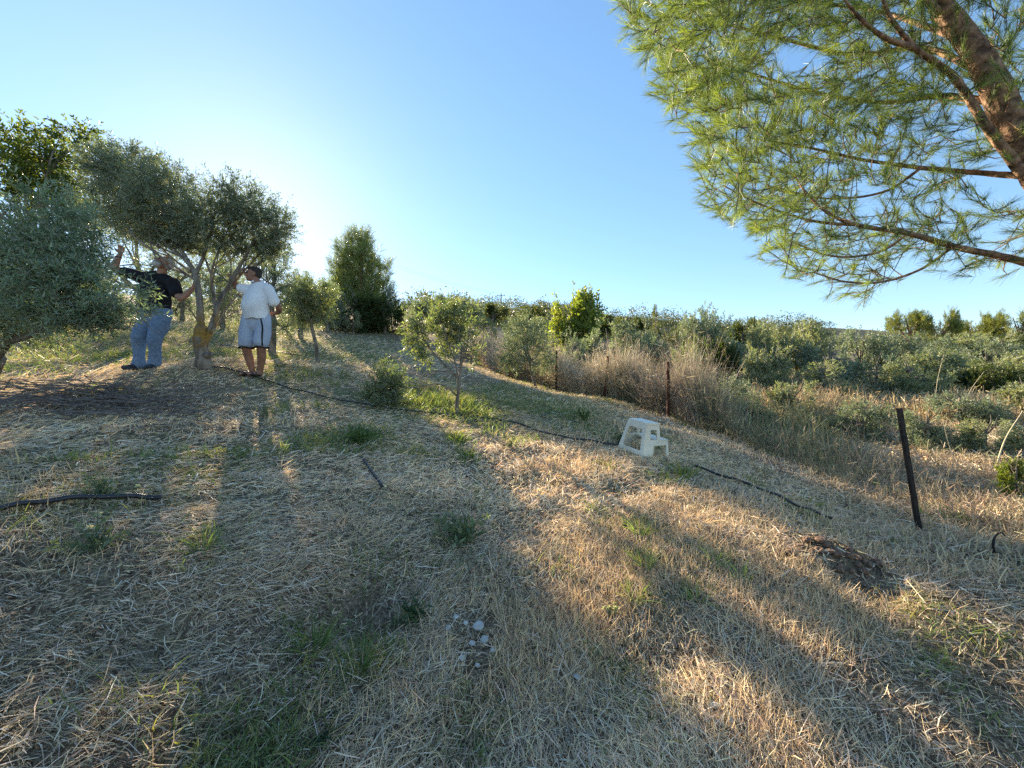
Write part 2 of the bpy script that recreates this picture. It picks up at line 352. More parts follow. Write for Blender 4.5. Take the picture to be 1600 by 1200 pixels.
POSTS = [(1437, 832, 1405, 638, 3.75), (1043, 655, 1042, 565, 8.7), (945, 627, 952, 556, 11.0), (870, 612, 871, 548, 12.5), (797, 590, 797, 545, 15.0), (749, 570, 750, 533, 18.0)]
def build_dry_growth():
    g = Geo()
    # the thicket along the fence: dense stalks with side twigs
    line = spline([P(c[0], c[1], c[4])[:2] for c in POSTS[1:]] + [(-2.6, 20.5)], 20)
    line = np.vstack([[[3.95, 7.2]], line]); seg = np.linalg.norm(np.diff(line, axis=0), axis=1); cum = np.concatenate([[0], np.cumsum(seg)])
    n = 30000; s = rng.uniform(0, cum[-1], n); x = np.interp(s, cum, line[:, 0]); y = np.interp(s, cum, line[:, 1])
    off = np.abs(rng.normal(0, .55, n)) + .2; x = x + off * .85; y = y + off * .5
    hgt = rng.uniform(.45, 1.15, n) * (1 + .2 * np.sin(s * 2.1) + .12 * np.sin(s * 5.3)) * np.clip((s + .4) / 1.2, .35, 1) * np.clip(1.2 - off * .3, .5, 1.1)
    d = nrm(np.stack([rng.normal(0, .16, n), rng.normal(0, .16, n), np.ones(n)], -1)); root = np.stack([x, y, H(x, y) - .02], -1)
    c = vary((.31, .255, .205), n, .4, .1); lt = rng.uniform(0, 1, n) < .3; c[lt] = vary((.52, .45, .33), lt.sum(), .25, .06)
    q3 = np.stack([x, y, hgt * .3], -1); f = vnoise(q3, 2.3, 1); hgt *= 1 + .28 * vnoise(q3, 1.6, 0); pk = (f > .35) & (rng.uniform(0, 1, n) < .8); c[pk] = vary((.56, .50, .38), pk.sum(), .25, .05); gk = (f < -.55) & (rng.uniform(0, 1, n) < .6); c[gk] = vary((.22, .23, .14), gk.sum(), .3, .08)
    th = 2.5 * vnoise(q3, 1.1, 2); d = nrm(d + np.stack([np.cos(th), np.sin(th), np.zeros(n)], -1) * .22)
    bend = rdir(n) * .34; wd = rng.uniform(.004, .010, n)
    blades(g, root, d, hgt, wd, c, bend, 3, .4, .9)
    k = 2; m = n * k; t = rng.uniform(.35, 1, m); idx = np.repeat(np.arange(n), k)
    tip = root[idx] + d[idx] * (hgt[idx] * t)[:, None] + bend[idx] * (hgt[idx] * t * t)[:, None]
    blades(g, tip, nrm(rdir(m) + [0, 0, .35]), rng.uniform(.05, .24, m), rng.uniform(.005, .014, m), c[idx] * 1.15, rdir(m) * .3, 1, .6, .9)
    o = link('dry_thicket', g.mesh('dry_thicket'), M['straw']); tag(o, 'brown dry thicket of tall dead stalks along the fence posts', kind='stuff')
    # the rough field past the fence
    g = Geo(); n = 135000
    r = np.exp(rng.uniform(np.log(4.6), np.log(34), n)); a = R(1) * rng.uniform(5, 58, n); x, y = r * np.sin(a), r * np.cos(a)
    fx = np.interp(y, line[::-1, 1] if line[0, 1] > line[-1, 1] else line[:, 1], line[::-1, 0] if line[0, 1] > line[-1, 1] else line[:, 0])
    fx = np.where(y < 7.2, 3.95 + (7.2 - y) * .16, fx)
    keep = (x > fx + .15); x, y, r = x[keep], y[keep], r[keep]; n = len(x); q = np.stack([x, y, np.zeros(n)], -1)
    f1 = vnoise(q, .55, 0); f2 = vnoise(q, .9, 1)
    px = x / y * F + 800; z0 = H(x, y); py = 600 - (z0 - CAMZ) / y * F
    gold = .75 * np.clip(np.exp(-((px - 1270) / 120) ** 2 - ((py - 640) / 28) ** 2) * 1.8 + np.exp(-((px - 1510) / 110) ** 2 - ((py - 650) / 28) ** 2) * 1.3, 0, 1.6)
    keep = keep0 = rng.uniform(0, 1, n) < np.clip(.55 + .4 * f1 + gold, .12, 1); x, y, r, f2, gold, z0, q = x[keep], y[keep], r[keep], f2[keep], gold[keep], z0[keep], q[keep]; n = len(x)
    near = np.clip((r - 4.2) / 4, .4, 1)
    hgt = rng.uniform(.10, .46, n) * near * (1 + .6 * gold) * (1 + .55 * vnoise(q, 1.4, 2))
    hgt = np.clip(hgt, .05, .6) * np.where(px[keep0] > 1360, .7, 1)
    c = vary((.36, .29, .20), n, .4, .1); gr = rng.uniform(0, 1, n) < np.clip(.68 + .45 * f2 - .5 * gold, .05, .95); c[gr] = vary((.20, .225, .125), gr.sum(), .35, .12)
    gd = (gold > .4) & (rng.uniform(0, 1, n) < .8); c[gd] = vary((.52, .41, .24), gd.sum(), .3, .08)
    d = nrm(np.stack([rng.normal(0, .3, n), rng.normal(0, .3, n), np.ones(n)], -1)); root = np.stack([x, y, z0 - .02], -1)
    bend = rdir(n) * .4; wd = rng.uniform(.004, .008, n) * np.clip(r / 7, 1, 3.5)
    blades(g, root, d, hgt, wd, c, bend, 2, .3, .9)
    t = rng.uniform(.5, 1, n); tip = root + d * (hgt * t)[:, None] + bend * (hgt * t * t)[:, None]
    blades(g, tip, nrm(rdir(n) + [0, 0, .3]), rng.uniform(.03, .1, n) * np.clip(r / 8, 1, 2), wd * 1.5, c * 1.1, rdir(n) * .3, 1, .6, .9)
    o = link('dry_meadow', g.mesh('dry_meadow'), M['straw']); tag(o, 'rough field of dry and golden grass past the fence posts', kind='stuff')
build_dry_growth()

# ------------------------------------------------------------------ trees
def twigs(g, base, d, ln, nl, L, W, cols, amt=.25, spread=.8, stemw=.005, stemcol=(.2, .17, .13), dens=1.0):
    """leafy twigs: a stem and nl leaves in turning pairs"""
    n = len(base); up = rdir(n); u = nrm(np.cross(d, up)); v = np.cross(d, u)
    bend = rdir(n) * .15; bend[:, 2] -= .08
    blades(g, base, d, ln, np.full(n, stemw), np.tile(np.asarray(stemcol, float), (n, 1)), bend, 2, .4, 1)
    j = np.arange(nl); t = (.18 + .85 * (j // 2) / max(1, (nl - 1) // 2)); ph = (j % 2) * np.pi + (j // 2) * 1.6
    t = np.clip(t, 0, 1)
    pos = base[:, None] + d[:, None] * (ln[:, None] * t[None])[..., None] + bend[:, None] * (ln[:, None] * t[None] ** 2)[..., None]
    a = ph[None] + rng.uniform(0, 6.28, (n, 1)) + rng.normal(0, .35, (n, nl))
    rad = np.cos(a)[..., None] * u[:, None] + np.sin(a)[..., None] * v[:, None]
    ld = nrm(d[:, None] * .75 + rad * spread + rng.normal(0, .12, (n, nl, 3)))
    m = n * nl; ci = rng.integers(0, len(cols), n); base_c = np.asarray(cols)[ci]
    c = np.repeat(base_c, nl, 0) * (1 + amt * rng.uniform(-1, 1, (m, 1))) * (1 + .08 * rng.uniform(-1, 1, (m, 3)))
    Lm = L * rng.uniform(.7, 1.2, m); pos = pos.reshape(-1, 3); ld = ld.reshape(-1, 3)
    if dens < 1: k = rng.uniform(0, 1, m) < dens; pos, ld, Lm, c = pos[k], ld[k], Lm[k], c[k]; m = len(pos)
    leaves(g, pos, ld, Lm, W * rng.uniform(.8, 1.2, m), np.clip(c, .002, .9))
def sample_lobes(lobes, n, shell=2.2, gap=0.0, gf=2.0):
    C = np.array([l[0] for l in lobes]); RR = np.array([l[1] for l in lobes]); wt = np.prod(RR, 1) ** .75; wt /= wt.sum()
    i = rng.choice(len(lobes), n, p=wt); dd = rdir(n); u = rng.uniform(0, 1, n) ** (1 / shell)
    p = C[i] + RR[i] * dd * u[:, None]
    if gap: k = vnoise(p, gf, 0) > gap - .8; p, dd, i = p[k], dd[k], i[k]
    return p, dd, i
def plobes(lst, d, depth=.9):
    """lobes measured on the photo at a real distance: (px, py, extra metres back, half width px, half height px)"""
    out = []
    for (px, py, dd, rx, rz) in lst:
        D = d + dd; out.append((P(px, py, D), np.array([rx / F * D, rx / F * D * depth, rz / F * D])))
    return out
def tree(name, label, cat, base, trunk, tr, lobes, ntw, leaf, mats, cols, twl=(.18, .34), nl=12, subs=4, gap=.0, upw=.35, group=None, limbs=None, spread=.8, gf=2.0, shell=2.2, amt=.25, stemw=.005, sink=.06, dens=1.0):
    """thing > trunk, branch..., crown ; all coordinates in the world, the Empty stands at the base"""
    base = np.asarray(base, float); root = thing(name, label, cat, base, group)
    def local(g): 
        for v in g.v: v -= base
        return g
    tp = spline([base - [0, 0, sink]] + [np.asarray(t, float) for t in trunk], 6)
    m = len(tp); rad = np.interp(np.linspace(0, 1, m), np.linspace(0, 1, len(tr)), tr)
    rad = rad * (1 + .06 * rng.normal(size=m)); g = Geo(); tube(g, tp, rad, 12, wob=.05)
    link('trunk', local(g).mesh('trunk', True), mats[1], root)
    fork = tp[-1]
    for li, l in enumerate(limbs if limbs is not None else lobes):
        g = Geo()
        if limbs is not None: pts = spline([np.asarray(t, float) for t in l[0]], 7); r0 = l[1]; end = pts[-1]; cen = end; ext = np.array([.35, .35, .3]) * l[2]
        else:
            s = tp[int(m * random.uniform(.6, .98))]; end = l[0]; cen, ext = l
            mid = (s + end) / 2 + rng.normal(0, .08, 3) * np.linalg.norm(end - s) - [0, 0, .05]
            pts = spline([s, mid, end], 6); r0 = tr[-1] * .75
        k = len(pts); tube(g, pts, np.linspace(r0, max(r0 * .3, .004), k), 7, wob=.05)
        for q in range(subs):
            s = pts[random.randint(k // 3, k - 1)]; e = cen + ext * rdir(1)[0] * random.uniform(.5, .95)
            mid = (s + e) / 2 + rng.normal(0, .12, 3) * np.linalg.norm(e - s)
            tube(g, spline([s, mid, e], 5), np.linspace(r0 * .4, .003, 11), 5)
        link('branch', local(g).mesh('branch', True), mats[1], root)
    p, dd, i = sample_lobes(lobes, ntw, shell, gap, gf); n = len(p)
    d = nrm(dd * .9 + [0, 0, upw] + rng.normal(0, .45, (n, 3)))
    ln = rng.uniform(*twl, n) * np.where(rng.uniform(0, 1, n) < .10, 1.6, 1); g = Geo()
    twigs(g, p - d * (ln * .5)[:, None], d, ln, nl, leaf[0], leaf[1], cols, amt, spread, stemw, dens=dens)
    link('crown', local(g).mesh('crown'), mats[0], root)
    return root
OL = [(.135, .175, .12), (.165, .21, .15), (.11, .15, .10), (.20, .245, .18), (.09, .125, .085)]
OLY = [(.15, .19, .075), (.19, .225, .10), (.12, .16, .07)]
om = (M['olive'], M['bark']); om2 = (M['olive'], M['thin_bark'])

def big_olive():
    d = 5.8; b = G(318, 573)
    d = b[1]
    lob = plobes([(165,262,.4,40,38),(205,270,.3,52,45),(255,300,0,52,48),(185,325,.2,45,40),(240,350,.1,55,38),(290,350,.0,34,36),(332,342,0,46,40),(368,308,-.1,40,32),(400,340,.1,48,40),(432,360,.1,26,34),
                  (300,380,.2,36,18),(375,388,.3,48,24),(265,372,.4,32,18),(425,392,.3,25,18)], d)
    q = lambda px, py, dd=0: P(px, py, d + dd)
    limbs = [([q(314,512), q(311,465), q(305,430), q(292,405), q(270,375,.1), q(240,345,.1)], .052, 1.3), ([q(305,430), q(318,400,.1), q(330,360), q(335,330)], .03, 1.0), ([q(300,425), q(285,415), q(272,405,.1), q(255,390,.2), q(200,340,.3)], .02, 1.3),
             ([q(318,540,.02), q(327,520,.05), q(337,490,.1), q(345,465,.12), q(362,440,.15), q(378,410,.15), q(400,370,.1)], .05, 1.2), ([q(338,488,.1), q(333,455,.2), q(330,430,.2), q(340,395,.2), q(365,340,.1)], .026, 1.0), ([q(330,430,.2), q(318,400,.2), q(300,380,.2)], .016, .8),
             ([q(330,520,.0), q(348,490,.3), q(368,465,.5), q(380,452,.6)], .018, .5), ([q(332,515,.05), q(352,497,.4), q(385,478,.6)], .014, .5), ([q(312,507), q(298,485), q(285,470,-.05)], .014, .4), ([q(345,465,.12), q(380,425,.25), q(415,385,.3), q(430,365,.2)], .02, .8)]
    t = tree('olive_tree', 'large olive tree with forked yellow-lichened trunk standing between the two men', 'olive tree', b,
             [q(317,558), q(313,540), q(313,522), q(315,508)], [.125, .092, .084, .088, .07], lob, 4600, (.055, .013), (M['olive'], M['bark_lichen']), OL, (.16, .32), 14, 6, .0, limbs=limbs, gf=2.4)
    for c in t.children:
        if c.name.startswith('trunk'):
            g = Geo()                                            # sawn stub and burl at the foot
            for (px, py, r, ex) in [(331, 553, .045, 9), (309, 535, .025, -9)]:
                g = Geo(); a = q(px - ex, py + 3, -.02) - b; e = q(px, py, -.06) - b; tube(g, [a, (a + e) / 2, e], [r * 1.2, r, r * .8], 8, wob=.08)
                link('stub', g.mesh('stub', True), M['bark'], c)
    return t
big_olive()
def front_olive():
    b = G(-25, 612); d = 3.75
    lob = plobes([(20,320,.1,60,48),(75,350,0,65,55),(112,400,0,48,48),(30,410,0,80,70),(85,445,-.1,72,50),(145,440,-.1,32,34),(185,482,-.15,24,20),(100,490,-.1,72,34),(20,490,.2,80,40),(-60,380,.1,90,90),(-70,470,.2,80,60),(160,498,.0,32,18),(228,484,-.2,14,10),(222,458,-.2,14,8)], d)
    q = lambda px, py, dd=0: P(px, py, d + dd)
    limbs = [([q(-10,560,.5), q(20,520,.3), q(32,480,.1), q(30,420), q(20,350)], .05, 1.5), ([q(22,530,.3), q(60,515,.1), q(90,495), q(135,480), q(185,478,-.1), q(218,478,-.2)], .024, 1.2), ([q(15,535,.3), q(45,525,.1), q(95,492), q(120,440), q(130,400)], .026, 1.3),
             ([q(-10,560,.5), q(-50,500,.4), q(-70,420,.2)], .05, 1.5), ([q(30,470,.1), q(70,400), q(80,350)], .024, 1.3), ([q(60,515,.1), q(110,500), q(170,498)], .013, .9)]
    tree('olive_tree', 'pale silvery olive tree at the left edge, boughs hiding the man in black', 'olive tree', b,
         [q(-22,590,.8), q(-10,560,.5)], [.13, .10, .085], lob, 3300, (.058, .0135), om, [(c[0] * 1.3, c[1] * 1.4, c[2] * 1.4) for c in OL], (.16, .34), 14, 7, .2, limbs=limbs, gf=2.6)
front_olive()
def at(px, py, d): q = P(px, py, d); q[2] = float(H(q[0], q[1])); return q
def other_near_trees():
    b = at(60, 560, 9.5)
    tree('walnut_tree', 'tall yellow-green leafy tree rising behind the silvery olive at the left edge', 'tree', b, [P(60,450,9.5), P(70,380,9.5)], [.16, .12, .09],
         plobes([(45,225,0,45,32),(85,250,0,45,38),(35,275,0,45,40),(110,285,.2,40,45),(120,325,.3,40,35),(70,310,.2,45,40),(130,215,.4,35,20),(20,245,.3,30,35)], 9.5), 1100, (.10, .045), (M['broad'], M['thin_bark']), [(.085, .125, .03), (.11, .15, .035), (.065, .10, .028)], (.2, .45), 10, 5, .35)
    b = at(225, 545, 9.2)
    tree('olive_tree', 'dark olive tree in the second row behind the man in black', 'olive tree', b, [P(225,480,9.2), P(228,440,9.2)], [.11, .09, .07],
         plobes([(200,390,0,55,45),(250,400,0,50,45),(300,420,.2,45,40),(170,430,0,45,45),(235,440,0,40,25),(120,450,.4,50,45),(150,340,.3,50,55),(215,330,.3,55,45)], 9.2), 1500, (.07, .018), om, OL, (.2, .4), 12, 4, .1)
    b = at(425, 548, 9.6)
    tree('olive_tree', 'dark olive tree behind the man in the white shirt, foliage hanging near the grass', 'olive tree', b, [P(425,500,9.6), P(420,460,9.6)], [.10, .08, .07],
         plobes([(428,430,0,36,38),(447,470,0,28,38),(448,510,-.2,25,24),(405,440,.2,40,42),(370,460,.4,40,38),(345,430,.4,40,45),(420,400,.2,32,30),(455,445,.2,20,25)], 9.6), 1500, (.07, .018), om, OL, (.2, .4), 12, 4, .1)
    b = G(497, 568); d = b[1]
    tree('olive_tree', 'young slender olive tree with a bare thin trunk right of the white-shirted man', 'olive tree', b, [P(494,540,d), P(488,515,d), P(486,495,d)], [.045, .038, .034, .03],
         plobes([(478,478,0,26,28),(500,470,0,22,30),(488,450,0,24,20),(468,465,0,18,20),(510,490,0,14,18),(480,500,0,20,12)], d), 520, (.075, .02), om2, OLY, (.18, .36), 12, 4, .2)
    for lb, px, top, hw, dd_ in [('grey olive tree farther up the slope, showing behind the slender young olive', 470, 424, 34, 13.5), ('small olive tree between the slender young olive and the crest pine', 512, 436, 26, 17), ('olive tree farther up the slope, seen between the lichened trunk and the white-shirted man', 348, 400, 44, 14.5), ('olive tree farther up the slope, seen between the man in black and the lichened trunk', 285, 405, 36, 17), ('olive tree farther up the slope behind the silvery olive', 130, 380, 60, 15)]:
        b = at(px, 540, dd_); cz = (top + 520) / 2; rz = (520 - top) / 2
        tree('olive_tree', lb, 'olive tree', b, [b + [0, 0, .5], b + [.05, 0, 1.0]], [.09, .08, .06],
             plobes([(px - hw * .4, cz, 0, hw * .6, rz * .6), (px + hw * .4, cz - 8, 0, hw * .6, rz * .6), (px, top + rz * .5, 0, hw * .6, rz * .5), (px - hw * .3, cz + rz * .5, .2, hw * .7, rz * .5), (px + hw * .4, cz + rz * .4, .2, hw * .6, rz * .5)], dd_), 800, (.09, .024), om, OL, (.2, .42), 12, 3, 0)
    # the young tree in the sun
    b = G(714, 650); d = b[1]; q = lambda px, py, dd=0: P(px, py, d + dd)
    limbs = [([q(716,605), q(712,570), q(700,535), q(690,500)], .016, .8), ([q(717,580), q(728,550), q(735,510)], .014, .8), ([q(714,590), q(690,565), q(665,535), q(655,510)], .014, .9), ([q(713,585), q(685,580,-.1), q(662,585,-.1), q(655,600,-.1)], .010, .5),
             ([q(713,618), q(700,606,-.1), q(685,600,-.15), q(665,602,-.2), q(645,606,-.2), q(625,606,-.2)], .014, .5), ([q(718,560), q(740,555,-.1)], .008, .4)]
    tree('olive_tree', 'young olive tree with large shiny leaves in the sunlit green grass', 'olive tree', b, [q(714,630), q(717,605), q(720,570), q(721,545)], [.034, .03, .026, .02, .014],
         plobes([(652,508,0,20,30),(678,530,0,30,36),(700,510,0,26,36),(725,515,0,22,34),(738,545,0,12,22),(660,555,-.1,18,20),(690,552,.1,26,20),(715,560,0,12,14),(712,488,0,26,16),(645,530,0,14,24),(690,520,.2,34,34)], d), 600, (.075, .026), om2, OLY, (.16, .32), 12, 4, .15, limbs=limbs, gf=4, dens=.9)
    b = G(602, 634); d = b[1]; q = lambda px, py, dd=0: P(px, py, d + dd)
    tree('olive_shrub', 'low bushy olive shoot beside the trailing drip hose, left of the sunlit young tree', 'shrub', b, [q(601,620), q(600,610)], [.02, .015, .01],
         plobes([(598,590,0,24,22),(582,612,0,16,16),(612,605,0,18,20),(600,622,0,30,10),(625,590,0,10,12)], d), 300, (.06, .021), om2, [(.12, .16, .075), (.15, .19, .09)], (.14, .28), 12, 3, 0)
    b = G(838, 606); d = b[1]; q = lambda px, py, dd=0: P(px, py, d + dd)
    tree('olive_tree', 'round grey-green olive tree on the near side of the fence posts', 'olive tree', b, [q(833,590), q(828,570), q(826,555)], [.05, .045, .04, .035],
         plobes([(822,520,0,38,26),(800,545,0,28,28),(845,545,0,30,28),(822,560,0,42,24),(790,570,0,18,16),(850,570,0,20,14),(815,505,0,25,14)], d), 900, (.085, .022), om2, OL, (.2, .4), 12, 3, .1)
    # a pine and its neighbours on the crest
    b = at(563, 518, 21); d = 21; q = lambda px, py, dd=0: P(px, py, d + dd)
    root = tree('pine_tree', 'rounded pine tree standing on the crest above dark bushes', 'pine tree', b, [q(563,480), q(564,440), q(563,400), q(563,370)], [.22, .18, .14, .1, .05],
         plobes([(563,372,0,20,18),(545,390,0,22,22),(582,390,0,22,22),(532,420,0,20,24),(595,418,0,18,26),(563,405,0,30,24),(540,445,0,26,20),(590,450,0,24,20),(565,435,.5,40,30),(545,472,0,28,18),(588,474,0,26,16),(566,465,.3,34,20)], d), 2800, (.24, .020), (M['needle'], M['pine_bark']), [(.20, .26, .10), (.25, .30, .11), (.16, .215, .085)], (.35, .6), 14, 5, .55, upw=1.1, spread=.45, gf=1.1)
other_near_trees()

def unit_crown(kind):
    """a crown about 1 m in radius, centred 1 m above its base, for trees farther off"""
    g = Geo(); lob = []
    if kind == 'umbrella':
        for i in range(12):
            a = rng.uniform(0, 6.28); r = rng.uniform(.1, .75); lob.append((np.array([r * math.cos(a), r * math.sin(a), 1.25 - .25 * r + rng.uniform(-.1, .25)]), np.array([.4, .4, .3])))
    elif kind == 'column':
        for i in range(10): lob.append((np.array([rng.normal(0, .14), rng.normal(0, .14), .3 + i * .17]), np.array([.42 - i * .025] * 2 + [.3])))
    else:
        for i in range(16):
            dd = rdir(1)[0]; lob.append((np.array([0, 0, .95]) + dd * rng.uniform(.3, .75) * [1, 1, .8], np.array([rng.uniform(.25, .45)] * 2 + [rng.uniform(.2, .36)])))
    cols, leaf, nl, tw = {'grey': (OL, (.085, .03), 10, (.18, .34)), 'dark': ([(.045, .07, .025), (.06, .09, .03), (.035, .055, .02)], (.075, .035), 10, (.14, .28)), 'pale': ([(.20, .23, .11), (.16, .19, .09), (.24, .26, .14)], (.085, .034), 10, (.18, .34)),
                          'yellow': ([(.17, .22, .05), (.20, .25, .06), (.13, .185, .045)], (.10, .05), 9, (.2, .4)), 'umbrella': ([(.16, .20, .05), (.20, .235, .055)], (.11, .018), 14, (.16, .28)), 'column': ([(.07, .10, .03), (.09, .12, .035)], (.07, .025), 10, (.14, .24))}[kind]
    n = 1500 if kind in ('yellow', 'dark') else 1100
    p, dd, i = sample_lobes(lob, n, 2.6, {'yellow': .3, 'umbrella': .45}.get(kind, .2), 3.0); n = len(p)
    d = nrm(dd + [0, 0, .5] + rng.normal(0, .45, (n, 3))); ln = rng.uniform(*tw, n)
    twigs(g, p - d * (ln * .4)[:, None], d, ln, nl, leaf[0], leaf[1], cols, .3, .8, .008)
    me = g.mesh('crown'); me.materials.append({'grey': M['olive'], 'pale': M['olive']}.get(kind, M['needle'] if kind in ('umbrella',) else M['broad']))
    g = Geo(); tube(g, spline([(0, 0, -.3), (.03, 0, .2), (-.02, .03, .6), (.02, 0, 1.0)], 4), np.linspace(.075, .03, 13), 8, wob=.06)
    for l in lob[:9]:
        s = np.array([0, 0, rng.uniform(.35, .9)]); tube(g, spline([s, (s + l[0]) / 2 + rng.normal(0, .05, 3), l[0]], 4), np.linspace(.032, .008, 9), 5)
    mt = g.mesh('trunk', True); mt.materials.append(M['pine_bark'] if kind == 'umbrella' else M['thin_bark'])
    return me, mt
UC = {}
def far_tree(name, label, kind, px, top, bot, halfw, d, cat='tree', group=None):
    """a tree whose crown spans top..bot and +-halfw pixels in the photo at distance d, standing on the land there"""
    key = (kind, (px // 7) % 2)
    if key not in UC: UC[key] = unit_crown(kind)
    me, mt = UC[key]
    x = (px - 800) / F * d; zb = float(H(x, d)); zt = CAMZ - (top - 600) / F * d
    hz = max(zt - zb, .5) / 1.85; hx = halfw / F * d
    r = thing(name, label, cat, (x, d, zb), group); r.rotation_euler[2] = random.uniform(0, 6.28); r.scale = (hx, hx, hz)
    c = bpy.data.objects.new('crown', me); COL.objects.link(c); c.parent = r
    if 'shrub' in name: c.location.z = -.42; r.scale = (hx, hx, hz * 1.28)
    t = bpy.data.objects.new('trunk', mt); COL.objects.link(t); t.parent = r
    return r
